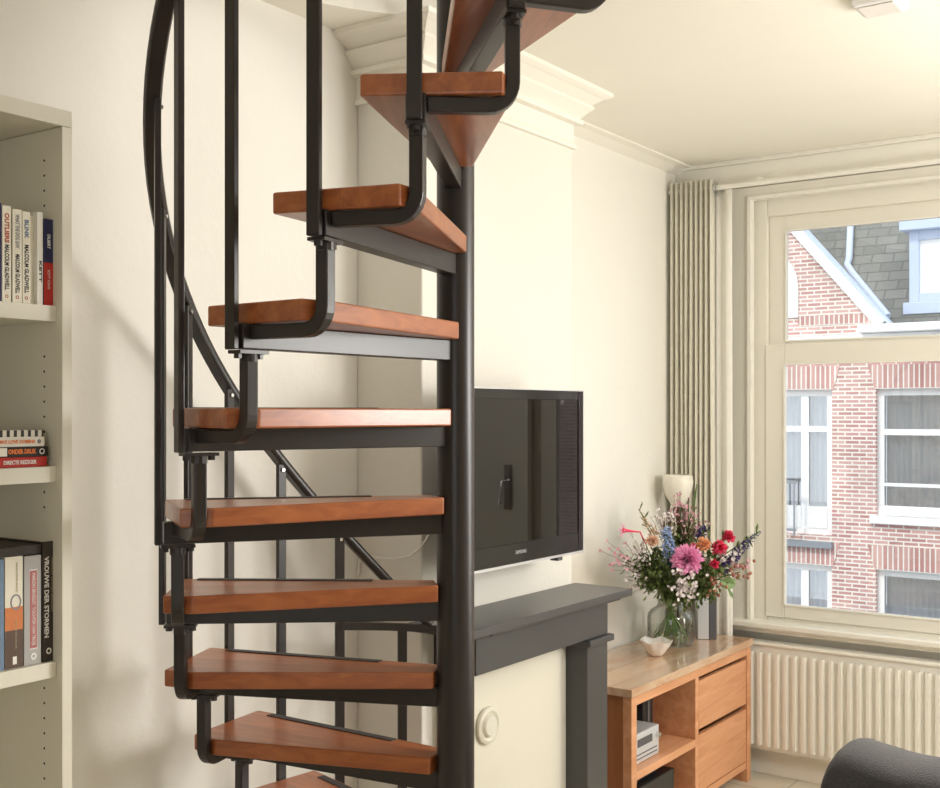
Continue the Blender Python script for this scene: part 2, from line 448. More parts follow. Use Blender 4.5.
hd = MB().box(-.515, -.48, YF+.0, YF+.02, 1.16, 1.40).tube([(-.497, YF+.01, 1.31), (-.497, YF-.045, 1.31), (-.495, YF-.05, 1.27), (-.49, YF-.05, 1.19)], .011)
hd.build('door_handle', 'chrome', dr, smooth=40)
mb = MB()
for (x0, x1) in [(.4, 2.2)]:
    rect_frame(mb, x0, x1, .7, 2.5, .07, YN-.12, YN-.04); mb.box(x0, x1, YN-.11, YN-.05, 1.8, 1.87)
struct(mb, 'window_3', 'sillpaint')  # unseen window added behind the camera to carry fill light

# ------------------------------------------------------------------ radiator
rad = thing('radiator', 'cream ribbed panel radiator under the window sill', 'radiator', (-1.25, YF-.07, .13))
x0, x1 = -2.05, -.58
mb = MB(); n = int((x1-x0-.06)/.041); z0, z1 = .135, .612
pts = []
for i in range(n):
    xx = x0+.03+i*.041
    pts += [(xx, 0), (xx+.013, 0), (xx+.019, .019), (xx+.033, .019), (xx+.039, 0)]
pts.append((x1-.02, 0))
fr = YF-.088
lo = [mb.bm.verts.new((x, fr-d, z0+.02)) for x, d in pts]; hi = [mb.bm.verts.new((x, fr-d, z1-.03)) for x, d in pts]
for i in range(len(pts)-1): mb.bm.faces.new([lo[i], lo[i+1], hi[i+1], hi[i]])
mb.box(x0, x1, fr+.0005, fr+.012, z0, z1)
mb.build('front_panel', 'radiator', rad)
MB().box(x0, x1, fr+.045, fr+.057, z0, z1).build('rear_panel', 'radiator', rad)
mb = MB().box(x0-.004, x1+.004, fr-.012, fr+.060, z1+.001, z1+.016)
mb.build('top_grille', 'radiator', rad, bevel=.004)
MB().box(x0-.006, x0-.001, fr-.010, fr+.062, z0, z1).build('side_cover', 'radiator', rad)
MB().box(x1+.001, x1+.006, fr-.010, fr+.062, z0, z1).build('side_cover', 'radiator', rad)
for x in (-1.7, -.85): MB().box(x, x+.04, fr+.058, YF-.001, .2, .5).build('wall_bracket', 'radiator', rad)

# ------------------------------------------------------------------ curtains and rod
def pleats(x0, x1, y, amp, n, z0, z1, th=.0, gather=1.0, nz=10, sharp=1.0):
    mb = MB(); N = n*12; rows = []
    for j in range(nz+1):
        z = z0+(z1-z0)*j/nz; row = []
        for i in range(N+1):
            u = i/N; ph = u*n*2*PI
            w = math.sin(ph); w = math.copysign(abs(w)**sharp, w)
            x = x0+(x1-x0)*u + .006*math.sin(3*ph/n+z*1.3)*(1-j/nz)
            row.append(mb.bm.verts.new((x, y+amp*w*(1+.25*math.sin(u*9+z*1.7)*(1-j/nz)), z)))
        rows.append(row)
    for a, b in zip(rows, rows[1:]):
        for i in range(N): mb.bm.faces.new([a[i], a[i+1], b[i+1], b[i]])
    return mb
CY = YF-.115
cur = pleats(-2.390, -2.165, CY, .034, 9, .03, 2.775, sharp=.8).build('curtain', 'curtain', None, smooth=80)
m_ = cur.modifiers.new('solid', 'SOLIDIFY'); m_.thickness = .003
tag(cur, 'beige pleated floor-length curtain bunched in the corner beside the window', 'curtain')
sh = pleats(-2.162, -2.082, YF-.105, .010, 1, .03, 2.74).build('sheer_curtain', 'sheer', None, smooth=80)
m_ = sh.modifiers.new('solid', 'SOLIDIFY'); m_.thickness = .002
tag(sh, 'narrow white sheer curtain between the beige curtain and the window frame', 'curtain')
rod = thing('curtain_rod', 'long metal curtain rod across the top of the window', 'curtain rod', (-1, CY, 2.73))
MB().cyl((XL+.005, CY, 2.735), (2.4, CY, 2.735), .0125, 20).build('rod', 'sillpaint', rod, smooth=40)
MB().cyl((-2.160, CY-.0, 2.735), (-2.154, CY, 2.735), .026, 24).build('grommet', 'chrome', rod, smooth=40)
for x in (-1.95, .4):
    MB().box(x-.01, x+.01, CY-.005, YF-.03, 2.747, 2.76).build('bracket', 'sillpaint', rod)

# ------------------------------------------------------------------ spiral staircase
stair = thing('spiral_staircase', 'dark steel spiral staircase with red-brown wooden treads round a central column', 'staircase', (SX, SY, 0))
def P(phi, r, z):
    p = math.radians(phi); v = RT*math.cos(p) + FW*math.sin(p)
    return Vector((SX, SY, z)) + v*r
D = 16.0
RB, RJ, RH = .680, .638, .69
def top(i): return 1.69 + (.2 if i < 4 else .2045)*(4-i)
def phi(i): return 280 - D*i + {1: .6, 2: .7, 3: .3}.get(i, 0)
MB().cyl((SX, SY, 0), (SX, SY, 4.0), .0445, 40).cyl((SX, SY, 0), (SX, SY, .012), .11, 32).build('central_column', 'steel', stair, smooth=40)
def frame(ph, r, z):
    # local x = radial outward, y = tangential (ccw), z up
    p = math.radians(ph); rd = RT*math.cos(p)+FW*math.sin(p); tn = -RT*math.sin(p)+FW*math.cos(p)
    M = Matrix.Identity(4)
    for k in range(3): M[k][0] = rd[k]; M[k][1] = tn[k]; M[k][2] = (0, 0, 1)[k]
    M.translation = Vector((SX, SY, z)) + rd*r
    return M
def pol(r, deg):  # in tread's local polar coords
    return (r*math.cos(R(deg)), r*math.sin(R(deg)))
def round_poly(pts, rad):
    out = []
    n = len(pts)
    for i in range(n):
        p = Vector(pts[i]); a = Vector(pts[i-1]); b = Vector(pts[(i+1) % n])
        r = rad[i]
        if r <= 0: out.append(tuple(p)); continue
        p0 = p+(a-p).normalized()*r; p1 = p+(b-p).normalized()*r
        for k in range(5):
            t = k/4; q = p0*(1-t)**2+p*2*t*(1-t)+p1*t*t; out.append(tuple(q))
    return out
def outline(i):
    if i >= 7: c = [(.684, -9.5), (.685, 12.6), (.612, 15.4)]
    else: c = [(.664, -9.1), (.667, 13.4), (.607, 15.8)]
    return round_poly([pol(.062, -40), pol(*c[0]), pol(*c[1]), pol(*c[2]), pol(.062, 47)], [.006, .012, .004, .004, .006])
square = [(-.0135, -.0135), (.0135, -.0135), (.0135, .0135), (-.0135, .0135)]
for i in range(-3, 12):
    z = top(i); M = frame(phi(i), 0, z)
    if z - .09 < 0: continue
    # wood (object coordinates local to the tread so that the grain runs along it)
    mb = MB().prism(outline(i), -.040, 0)
    o = mb.build('tread', 'tread_wood', None, loc=(0, 0, 0), bevel=.004, seg=3)
    o.parent = stair; o.matrix_local = Matrix.Translation(-Vector((SX, SY, 0))) @ M
    # anti-slip strip along the nosing (clockwise edge)
    a = Vector(pol(.20, -14.5)); b = Vector(pol(.62, -9.0)); d = (b-a).normalized(); nn = Vector((-d.y, d.x))*.022
    q = MB().prism([tuple(a), tuple(b), tuple(b+nn), tuple(a+nn)], .0003, .0022).build('anti_slip_strip', 'rubber', None, loc=(0, 0, 0))
    q.parent = o
    # support arm
    mb = MB().box(.040, .668, -.018, .018, -.088, -.0405, M)
    arm = mb.build('support_arm', 'steel', stair, bevel=.002)
    # bent bracket tube rising to the next tread up
    p0 = P(phi(i)+1.5, RJ, z-.056); pe = P(phi(i-1), RJ, z-.056)
    d = (pe-p0).normalized(); rb = .042
    pts = [p0, pe-d*rb]
    for k in range(1, 7):
        t = k/7*PI/2; pts.append(pe-d*rb+d*rb*math.sin(t)+Vector((0, 0, rb*(1-math.cos(t)))))
    pts += [pe+Vector((0, 0, rb)), P(phi(i-1), RJ, top(i-1)-.098)]
    outv = (P(phi(i)+8, 1, 0)-P(phi(i)+8, 0, 0)).normalized()
    mb = MB().sweep(pts, square, up=outv)
    mb.build('bracket_tube', 'steel', stair, bevel=.003)
    # flange and bolts at the top of the tube
    M2 = frame(phi(i-1), RJ, top(i-1)-.090)
    MB().box(-.036, .036, -.018, .018, -.007, -.0005, M2).lathe([(.017, -.022), (.017, -.007)], 16, M2).build('flange_plate', 'steel', stair)
    for sx in (-.027, .027):
        M3 = M2 @ Matrix.Translation((sx, 0, 0))
        MB().lathe([(.008, -.016), (.008, -.007)], 6, M3).build('bolt', 'steel', stair)
# balusters
bz = {}
RAIL_ABOVE = .885
for i in range(-3, 12):
    z = top(i); M = frame(phi(i), RB, 0)
    ztop = z + RAIL_ABOVE - .014 if i < 11 else 1.048
    MB().box(-.0065, .0065, -.0135, .0135, z-.090, ztop, M).build('baluster', 'steel', stair, bevel=.002)
# handrail: profile sweep along the helix
sec = [(-.014, -.013), (.014, -.013), (.019, -.006), (.019, .006), (.013, .013), (-.013, .013), (-.019, .006), (-.019, -.006)]
pts = []
ph = 97.0
while ph <= phi(-3)+1:
    k = (280-ph)/D; pts.append(P(ph, RH, 1.69+(.2 if k < 4 else .2045)*(4-k)+RAIL_ABOVE)); ph += 3
MB().sweep(pts, sec).build('handrail', 'steel', stair, smooth=50)
# short level rail closing the foot of the balustrade
pts = [P(120-k*2.5, RB, 1.068-k*.0025) for k in range(11)]
MB().sweep(pts, [(-.008, -.011), (.008, -.011), (.008, .011), (-.008, .011)]).build('end_rail', 'steel', stair)
for i in range(4, 11):   # screws at the rail
    M = frame(phi(i), RB-.0075, top(i)+RAIL_ABOVE-.03)
    MB().cyl(M @ Vector((0, 0, 0)), M @ Vector((-.004, 0, 0)), .005, 12).build('rail_screw', 'chrome', stair)

# ------------------------------------------------------------------ television
TX = -1.95
tv = thing('television', 'black flat-screen television with glossy bezel mounted on the chimney wall', 'television', (TX, 3.0, 1.16))
ya = 2.655; yb = at(583, 480, X=TX).y
zt = at(583, 391.5, X=TX).z; zb = at(583, 550, X=TX).z
MB().box(TX-.075, TX-.012, ya+.06, yb-.012, zb+.012, zt-.012).build('casing', 'blackplastic', tv, bevel=.01)
mb = MB(); bw = .030
mb.box(TX-.012, TX, ya, ya+bw, zb, zt).box(TX-.012, TX, yb-bw, yb, zb, zt).box(TX-.012, TX, ya+bw, yb-bw, zt-bw, zt).box(TX-.012, TX, ya+bw, yb-bw, zb, zb+.062)
bz_ = mb.build('bezel', 'tvblack', tv, bevel=.002)
MB().box(TX-.010, TX-.003, ya+bw, yb-bw, zb+.062, zt-bw).build('screen', 'tvscreen', tv)
MB().box(TX-.011, TX+.001, ya-.003, yb+.003, zb-.008, zb).box(TX-.011, TX+.001, yb, yb+.003, zb, zt).box(TX-.011, TX+.001, ya-.003, yb+.003, zt, zt+.003).build('trim_edge', 'silver', tv)
Mt = Matrix(((0, 0, 1, 0), (1, 0, 0, 0), (0, 1, 0, 0), (0, 0, 0, 1)))   # text x->+Y, y->Z, normal->+X
p = at(521, 555, X=TX)
T_ = Mt.copy(); T_.translation = Vector((TX+.0006, p.y, zb+.033))
text_part('brand_lettering', 'SAMSUNG', .016, T_, 'silver', bz_, fit=.062)
MB().box(TX-.085, TX-.078, 2.9, 3.2, 1.3, 1.6).box(BX, TX-.085, 2.98, 3.12, 1.38, 1.52).box(TX-.078, TX-.075, 2.9, 3.2, 1.3, 1.6).build('wall_mount', 'darkgrey', tv)
MB().prism([(0, 0), (.03, 0), (.03, .03), (.015, .055), (0, .06)], 0, .03, Matrix.Translation((TX-.07, yb-.10, zb-.03)) ).build('mount_arm', 'darkgrey', tv)
# cable
pts = [at(px, py, Y=BY0-.012) for px, py in [(358, 575), (360, 560), (366, 556)]] + [at(px, py, Y=BY0-.012) for px, py in [(380, 558), (396, 559), (410, 556)]] + [at(419, 549, Y=BY0-.012), at(426, 540, X=BX+.02), at(431, 530, X=BX+.03)]
cb = MB().tube([p for p in pts], .0035, 8).build('cable', 'radiator', None, smooth=60)
tag(cb, 'thin cream cable hanging on the chimney side near the television', 'cable')

# ------------------------------------------------------------------ mantelpiece
fp = thing('fireplace_surround', 'dark grey painted fireplace surround with mantel shelf', 'fireplace surround', (BX, 3.2, 0))
MY0, MY1 = 2.70, BY1+.01
MB().box(BX, -1.900, MY0, MY1+.008, 1.024, 1.05).box(BX, -1.935, MY0+.15, MY1-.015, 1.008, 1.0245).build('mantel_shelf', 'mantel', fp, bevel=.003)
MB().box(BX, -1.98, 2.83, 3.66, .885, 1.008).build('frieze', 'mantel', fp, bevel=.002)
pl_ = MB().box(BX, -1.982, 3.515, 3.662, 0, .860).build('pilaster', 'mantel', fp, bevel=.003)
MB().box(BX, -1.962, 3.500, 3.678, .860, .884).build('capital', 'mantel', pl_, bevel=.004)
pb = MB().box(BX, -2.07, 2.84, 3.515, 0, .884).build('closing_board', 'boardpaint', fp)
vp = at(486, 725, X=-2.07)
Mv = Matrix.Translation(vp) @ Matrix.Rotation(PI/2, 4, 'Y')
MB().lathe([(.0, .001), (.056, .001), (.060, .006), (.058, .014), (.048, .018), (.040, .012), (.036, .010), (.034, .018), (.030, .022), (0, .023)], 40, Mv, cap=False).build('vent_cover', 'melamine', pb, smooth=40)

# ------------------------------------------------------------------ bookcase
bc = thing('bookcase', 'tall cream open bookcase with pin holes standing by the left wall', 'bookcase', (-2.24, 1.1, 0))
KX0, KX1 = XL+.003, -2.08
KY0, KY1 = .62, 1.487
MB().box(KX0, KX1, 1.463, KY1, 0, 2.280).build('side_panel', 'melamine', bc, bevel=.001)
MB().box(KX0, KX1, KY0, KY0+.024, 0, 2.280).build('side_panel', 'melamine', bc, bevel=.001)
MB().box(KX0, KX1, KY0, KY1, 2.281, 2.315).build('top_panel', 'melamine', bc, bevel=.001)
MB().box(KX0, KX0+.006, KY0+.025, 1.4625, .0, 2.280).build('back_panel', 'melamine', bc)
SHX = -2.10
shelves = [1.905, 1.568, 1.158, .75, .35, .08]
for s in shelves:
    MB().box(KX0+.007, SHX, KY0+.0245, 1.4625, s-.033, s).build('shelf', 'melamine', bc, bevel=.001)
mb = MB()
for z in [i*.032+.2 for i in range(64)]:
    if all(not (s-.04 < z < s+.006) for s in shelves) and not (1.56 < z < 1.60):
        if int(z*31) % 17 in (5, 6, 7, 8, 9, 10): continue
        mb.cyl((-2.142, 1.4624, z), (-2.142, 1.4628, z), .0028, 10)
mb.build('pin_holes', 'pin_hole', bc)

# books: upright, spines toward +X
def yat(px, X=-2.115): return at(px, 413, X=X).y
Mup = Matrix(((0, 0, 1, 0), (0, 1, 0, 0), (-1, 0, 0, 0), (0, 0, 0, 1)))  # text x -> -Z, y -> +Y, normal -> +X
def book(label, y0, y1, z0, h, cover, depth=.15, xf=-2.112, cat='book', group=None, slope=0):
    t = thing('book', label, cat, ((xf-depth/2), (y0+y1)/2, z0), group)
    th = .0022
    mb = MB().box(xf-depth, xf-.001, y0, y0+th, z0, z0+h).box(xf-depth, xf-.001, y1-th, y1, z0, z0+h).box(xf-.0035, xf, y0, y1, z0, z0+h)
    c = mb.build('cover', cover, t, bevel=.0008)
    MB().box(xf-depth+.004, xf-.004, y0+th+.0002, y1-th-.0002, z0+.002, z0+h-.003).build('pages', 'paper', t)
    return t, c
def spine_text(t, s, y, zc, size, length, mat, xf=-2.112, flip=False, bold=0):
    M = Mup.copy(); M.translation = Vector((xf+.0006, y, zc))
    return text_part('lettering', s, size, M, mat, t, fit=length, depth=.0003, bold=bold)
def band(t, name, y0, y1, z0, z1, mat, xf=-2.112, d=.0004):
    return MB().box(xf-.0002, xf+d, y0, y1, z0, z1).build(name, mat, t)
flat('bk_cream', (.80, .76, .64)); flat('bk_navy', (.022, .022, .085)); flat('bk_red', (.50, .03, .02)); flat('bk_black', (.02, .016, .015))
flat('bk_white', (.85, .83, .76)); flat('ink_black', (.02, .02, .02)); flat('ink_red', (.45, .06, .03)); flat('ink_grey', (.25, .25, .27)); flat('ink_blue', (.15, .2, .32))
flat('ink_white', (.85, .83, .8)); flat('ink_orange', (.80, .22, .05)); flat('bk_grey', (.42, .41, .40)); flat('bk_rose', (.42, .14, .13)); flat('bk_blue', (.16, .24, .36))
flat('bk_orange', (.62, .20, .06)); flat('bk_brown', (.10, .06, .04)); flat('bk_pink', (.70, .30, .25)); flat('ink_gold', (.5, .4, .25))
flat('bk_darkbrown', (.035, .027, .022))
s1 = shelves[0]+.0003
def y_(px): return yat(px, -2.112)
t, c = book('dark navy paperback at the left end of the top row of books', y_(-12), y_(1.6), s1, .200, 'bk_navy')
specs = [(2.2, 11.2, .196, 'cream paperback with red title and black author lettering, upright on the top shelf', [('OUTLIERS', 'ink_red', .045, .060), ('MALCOLM GLADWELL', 'ink_black', .125, .092)]),
         (12.6, 22.0, .192, 'cream paperback with grey title lettering, upright second after the red-titled one', [('WHAT THE DOG SAW', 'ink_grey', .045, .070), ('MALCOLM GLADWELL', 'ink_black', .132, .080)]),
         (22.6, 30.2, .190, 'cream paperback with blue title lettering, upright in the top row', [('BLINK', 'ink_blue', .035, .038), ('MALCOLM GLADWELL', 'ink_black', .118, .100)])]
for a, b, h, lb, txt in specs:
    t, c = book(lb, y_(a), y_(b), s1, h, 'bk_cream')
    for s, mt, off, ln in txt:
        spine_text(c, s, (y_(a)+y_(b))/2, s1+h-off, .013, ln, mt, bold=.0003)
    Mz = Matrix.Translation((-2.112, (y_(a)+y_(b))/2, s1+.012)) @ Matrix.Rotation(PI/2, 4, 'Y')
    MB().lathe([(.0035, 0), (.0035, .0006), (.0022, .0006), (.0022, 0)], 20, Mz, cap=False).build('publisher_mark', 'ink_red', c)
t, c = book('plain cream paperback without lettering, shorter, in the top row', y_(30.8), y_(36.8), s1, .185, 'bk_cream', xf=-2.122)
t, c = book('white paperback with large black lettering beside the blue and red one', y_(37.2), y_(43.0), s1, .194, 'bk_white')
spine_text(c, 'KETT', (y_(37.5)+y_(43))/2, s1+.07, .008, .045, 'ink_black', bold=.0002)
a, b = y_(43.8), y_(53.3)
t, c = book('blue and red paperback at the right end of the top row', a, b, s1, .182, 'bk_navy', xf=-2.112)
band(c, 'red_band', a, b, s1+.0005, s1+.090, 'bk_red')
spine_text(c, 'DILBERT', (a+b)/2, s1+.135, .009, .030, 'ink_white', bold=.0003)
spine_text(c, 'SCOTT ADAMS', (a+b)/2, s1+.055, .008, .040, 'ink_white')
# flat stack on the second shelf (spines toward +X)
Mfl = Mt
s2 = shelves[1]+.0003
def flatbook(label, z0, th, y1, cover, xf=-2.112, w=.15, ln=.22):
    y0 = y1-ln
    t = thing('book', label, 'book', (xf-w/2, (y0+y1)/2, z0))
    mb = MB().box(xf-w, xf, y0, y1, z0, z0+.0015).box(xf-w, xf, y0, y1, z0+th-.0015, z0+th).box(xf-.003, xf, y0, y1, z0+.0015, z0+th-.0015)
    c = mb.build('cover', cover, t, bevel=.0005)
    MB().box(xf-w+.004, xf-.0035, y0+.003, y1-.003, z0+.0018, z0+th-.0018).build('pages', 'paper', t)
    return t, c, y0
def ftext(c, s, y, z, size, ln, mat, xf=-2.112, bold=.0003):
    M = Mfl.copy(); M.translation = Vector((xf+.0006, y, z)); text_part('lettering', s, size, M, mat, c, fit=ln, depth=.0003, bold=bold)
t, c, y0 = flatbook('red paperback lying at the bottom of the flat pile', s2, .021, y_(47), 'bk_red')
ftext(c, 'DIRECTE REIZIGER', y_(20), s2+.010, .011, .075, 'ink_white'); 
t, c, y0 = flatbook('black paperback with orange lettering lying above the red one', s2+.0212, .021, y_(48.5), 'bk_black', w=.152)
ftext(c, 'ONDER DRUK', y_(22), s2+.032, .013, y_(36)-y_(8), 'ink_orange', bold=.0006)
Mz = Matrix.Translation((-2.112, y_(42), s2+.032)) @ Matrix.Rotation(PI/2, 4, 'Y')
MB().lathe([(.0062, 0), (.0062, .0006), (.0040, .0006), (.0040, 0)], 20, Mz, cap=False).build('publisher_mark', 'ink_white', c)
MB().box(-2.1121, -2.1115, y0, y_(7), s2+.0235, s2+.0405).build('white_band', 'bk_white', c)
t, c, y0 = flatbook('white paperback with orange lettering lying third in the pile', s2+.0425, .020, y_(44.5), 'bk_white')
ftext(c, 'MAX LOVE DOMINA', y_(17), s2+.0525, .010, y_(35)-y_(-2), 'ink_orange')
Mz = Matrix.Translation((-2.112, y_(39), s2+.0525)) @ Matrix.Rotation(PI/2, 4, 'Y')
MB().lathe([(.0045, 0), (.0045, .0006), (.0, .0006)], 16, Mz, cap=False).build('publisher_mark', 'ink_grey', c)
t, c, y0 = flatbook('black and white striped paperback lying on top of the pile', s2+.0627, .0135, y_(43.5), 'book_stripe')
# third shelf: thick books
s3 = shelves[2]+.0003
a, b = y_(-14), y_(4)
t, c = book('thick blue book at the left edge of the lower row', a, b, s3, .225, 'bk_blue', .17)
a, b = y_(5), y_(22.8)
t, c = book('thick cream and orange paperback with an oval emblem on its spine', a, b, s3, .228, 'bk_cream', .17)
band(c, 'orange_band', a, b, s3+.075, s3+.125, 'bk_orange'); band(c, 'dark_band', a, b, s3+.0005, s3+.078, 'bk_brown', d=.0006)
Mz = Matrix.Translation((-2.112, a*.4+b*.6, s3+.135)) @ Matrix.Rotation(PI/2, 4, 'Y') @ Matrix.Diagonal((1.35, 1, 1, 1))
MB().lathe([(.012, 0), (.012, .0012), (.0095, .0012), (.0095, 0)], 28, Mz, cap=False).build('oval_emblem', 'ink_grey', c)
spine_text(c, 'MARION ZIMMER BRADLEY', a*.35+b*.65, s3+.185, .006, .062, 'ink_gold')
spine_text(c, 'VROUWE VAN AVALON', a*.4+b*.6, s3+.07, .006, .06, 'ink_gold')
MB().box(-2.1121, -2.1112, a*.5+b*.5-.003, a*.5+b*.5+.006, s3+.008, s3+.024).build('publisher_mark', 'ink_white', c)
a, b = y_(24.2), y_(41.2)
t, c = book('thick grey paperback with a rose title panel on its spine', a, b, s3, .226, 'bk_grey', .17)
band(c, 'pale_border', a*.70+b*.30, a*.24+b*.76, s3+.032, s3+.197, 'ink_white')
band(c, 'title_panel', a*.68+b*.32, a*.26+b*.74, s3+.034, s3+.195, 'bk_rose', d=.0008)
o = spine_text(c, 'MARION BRADLEY  TOCHTER VAN TROJE', a*.47+b*.53, s3+.115, .010, .150, 'ink_white'); o.location.x += .0006
Mz = Matrix.Translation((-2.112, a*.45+b*.55, s3+.017)) @ Matrix.Rotation(PI/2, 4, 'Y') @ Matrix.Diagonal((1.1, 1, 1, 1))
MB().lathe([(.0065, 0), (.0065, .0006), (.0035, .0006), (.0035, 0)], 24, Mz, cap=False).build('publisher_mark', 'ink_white', c)
a, b = y_(42.6), y_(54.8)
t, c = book('tall black-brown book with pale title lettering at the right end of the lower row', a, b, s3, .252, 'bk_darkbrown', .18)
spine_text(c, 'VROUWE DER STORMEN', a*.70+b*.30, s3+.135, .014, .170, 'ink_white', bold=.0004)
spine_text(c, 'MARION ZIMMER BRADLEY', a*.22+b*.78, s3+.16, .006, .115, 'ink_gold')
Mz = Matrix.Translation((-2.112, a*.5+b*.5, s3+.022)) @ Matrix.Rotation(PI/2, 4, 'Y') @ Matrix.Diagonal((1.1, 1, 1, 1))
MB().lathe([(.006, 0), (.006, .0006), (.0035, .0006), (.0035, 0)], 24, Mz, cap=False).build('publisher_mark', 'ink_white', c)
# long dark book lying across the top of the grey, cream and blue ones
t = thing('book', 'long dark book lying flat across the tops of the thick upright ones', 'book', (-2.19, 1.33, s3+.2285))
y1 = y_(42.3)-.0005
MB().box(-2.27, -2.116, y1-.26, y1, s3+.2285, s3+.2305).box(-2.27, -2.116, y1-.26, y1, s3+.2445, s3+.2465).box(-2.12, -2.116, y1-.26, y1, s3+.2305, s3+.2445).build('cover', 'bk_darkbrown', t)
MB().box(-2.266, -2.1205, y1-.256, y1-.003, s3+.231, s3+.244).build('pages', 'paper', t)

# ------------------------------------------------------------------ sideboard
SBX, SY0, SY1, SH = -1.97, 3.83, 5.035, .648
BK = -2.385
sb = thing('sideboard', 'solid wood sideboard with open shelves and two drawers below the bouquet', 'sideboard', (-2.18, 4.43, 0))
MB().box(BK, SBX, SY0, SY1, SH-.032, SH).build('top_panel', 'sideboard_top', sb, bevel=.003)
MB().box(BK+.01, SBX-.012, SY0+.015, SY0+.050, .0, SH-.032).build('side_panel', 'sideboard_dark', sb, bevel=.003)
MB().box(BK+.01, SBX-.012, SY1-.050, SY1-.015, .0, SH-.032).build('side_panel', 'sideboard_wood', sb, bevel=.003)
MB().box(SBX-.045, SBX-.008, SY0+.012, SY0+.055, 0, SH-.0325).build('corner_post', 'sideboard_wood', sb, bevel=.002)
MB().box(SBX-.045, SBX-.008, SY1-.055, SY1-.012, 0, SH-.0325).build('corner_post', 'sideboard_wood', sb, bevel=.002)
ymid = at(696, 700, X=SBX-.01).y
MB().box(BK+.012, SBX-.011, ymid-.002, ymid+.030, .07, SH-.0705).build('divider', 'sideboard_wood', sb, bevel=.002)
MB().box(SBX-.03, SBX-.0095, SY0+.0552, SY1-.055, SH-.070, SH-.0325).build('rail', 'sideboard_wood', sb, bevel=.001)
MB().box(BK+.014, SBX-.014, SY0+.0505, SY1-.0505, .06, .09).build('bottom_panel', 'sideboard_wood', sb, bevel=.001)
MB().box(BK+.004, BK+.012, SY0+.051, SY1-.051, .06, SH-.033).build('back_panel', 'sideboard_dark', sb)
zsh = at(691, 742, X=SBX-.01).z
MB().box(BK+.013, SBX-.010, SY0+.056, ymid-.003, zsh-.032, zsh).build('shelf', 'sideboard_wood', sb, bevel=.002)
ztop = SH-.083; zgap = .345
MB().box(SBX-.034, SBX-.012, ymid+.034, SY1-.058, zgap+.012, ztop-.006).build('drawer', 'sideboard_wood', sb, bevel=.003)
MB().box(SBX-.034, SBX-.012, ymid+.034, SY1-.058, .095, zgap-.012).build('door', 'sideboard_wood', sb, bevel=.003)

# stereo on the shelf
st_y = SY0+.085
st = thing('stereo', 'small silver stereo unit with display on the open sideboard shelf', 'stereo', (-2.06, st_y+.10, zsh))
y0, y1, h = SY0+.075, at(661, 745, X=-2.01).y, .118
MB().box(-2.20, -2.018, y0, y1, zsh+.0005, zsh+h).build('housing', 'silverplastic', st, bevel=.006)
MB().box(-2.018, -2.0165, (y0*.75+y1*.25), (y0*.25+y1*.75), zsh+.065, zsh+.095).build('display', 'darkgrey', st)
MB().cyl((-2.018, y1-.022, zsh+.082), (-2.004, y1-.022, zsh+.082), .011, 20).build('knob', 'chrome', st, smooth=40)
MB().cyl((-2.018, y0+.022, zsh+.072), (-2.010, y0+.022, zsh+.072), .008, 20).build('knob', 'chrome', st, smooth=40)
MB().box(-2.018, -2.0165, y0+.02, y1-.02, zsh+.018, zsh+.022).box(-2.018, -2.0165, y0+.02, y1-.02, zsh+.034, zsh+.038).build('slot', 'darkgrey', st)
# black speaker at back
sp = thing('loudspeaker', 'black upright box standing behind the silver stereo in the sideboard', 'loudspeaker', (-2.3, 4.05, zsh))
y0 = 4.18
MB().box(-2.26, -2.10, y0, y0+.09, zsh+.0005, zsh+.205).build('cabinet', 'blackplastic', sp, bevel=.004)
MB().box(-2.10, -2.097, y0+.035, y0+.055, zsh+.02, zsh+.19).build('grille_strip', 'darkgrey', sp)
# black box in lower compartment
bxt = thing('media_player', 'black media box with sloped top in the lower sideboard compartment', 'media player', (-2.12, 4.1, .09))
MB().box(-2.28, -2.00, 3.95, 4.26, .0905, .245).build('housing', 'blackplastic', bxt, bevel=.005)
MB().prism([(-2.25, 3.93), (-2.03, 3.95), (-2.03, 4.17), (-2.25, 4.17)], .2455, .282).build('upper_unit', 'blackplastic', bxt, bevel=.008)
MB().box(-2.0295, -2.0275, 3.96, 4.16, .262, .266).build('chrome_strip', 'chrome', bxt)
MB().lathe([(.014, 0), (.012, .012), (0, .014)], 20, Matrix.Translation((-2.09, 4.10, .2825)), cap=False).build('knob', 'chrome', bxt, smooth=50)

# ------------------------------------------------------------------ things on the sideboard
# bowl with a wavy rim
bp_ = at(656, 651, Z=SH+.02)
mb = MB(); N = 40; prof = [(.022, .0), (.026, .002), (.040, .018), (.056, .042), (.068, .066), (.065, .066), (.053, .043), (.037, .020), (.020, .006)]
rings = []
for r, z in prof:
    k = max(0, z/.066)
    rings.append([mb.bm.verts.new(bp_*1 + Vector((r*(1+.06*k*math.sin(8*t*2*PI/N+.4)+.05*k*math.sin(3*t*2*PI/N))*math.cos(2*PI*t/N), r*(1+.06*k*math.sin(8*t*2*PI/N+.4)+.05*k*math.sin(3*t*2*PI/N))*math.sin(2*PI*t/N), z*(1+.08*k*math.sin(5*t*2*PI/N)) + SH+.0005 - bp_.z))) for t in range(N)])
for a, b in zip(rings, rings[1:]):
    for k in range(N): mb.bm.faces.new([a[k], a[(k+1) % N], b[(k+1) % N], b[k]])
mb.bm.faces.new(rings[0][::-1]); mb.bm.faces.new(rings[-1])
tag(mb.build('bowl', 'porcelain', None, smooth=60), 'small white bowl with a wavy scalloped rim on the sideboard', 'bowl')

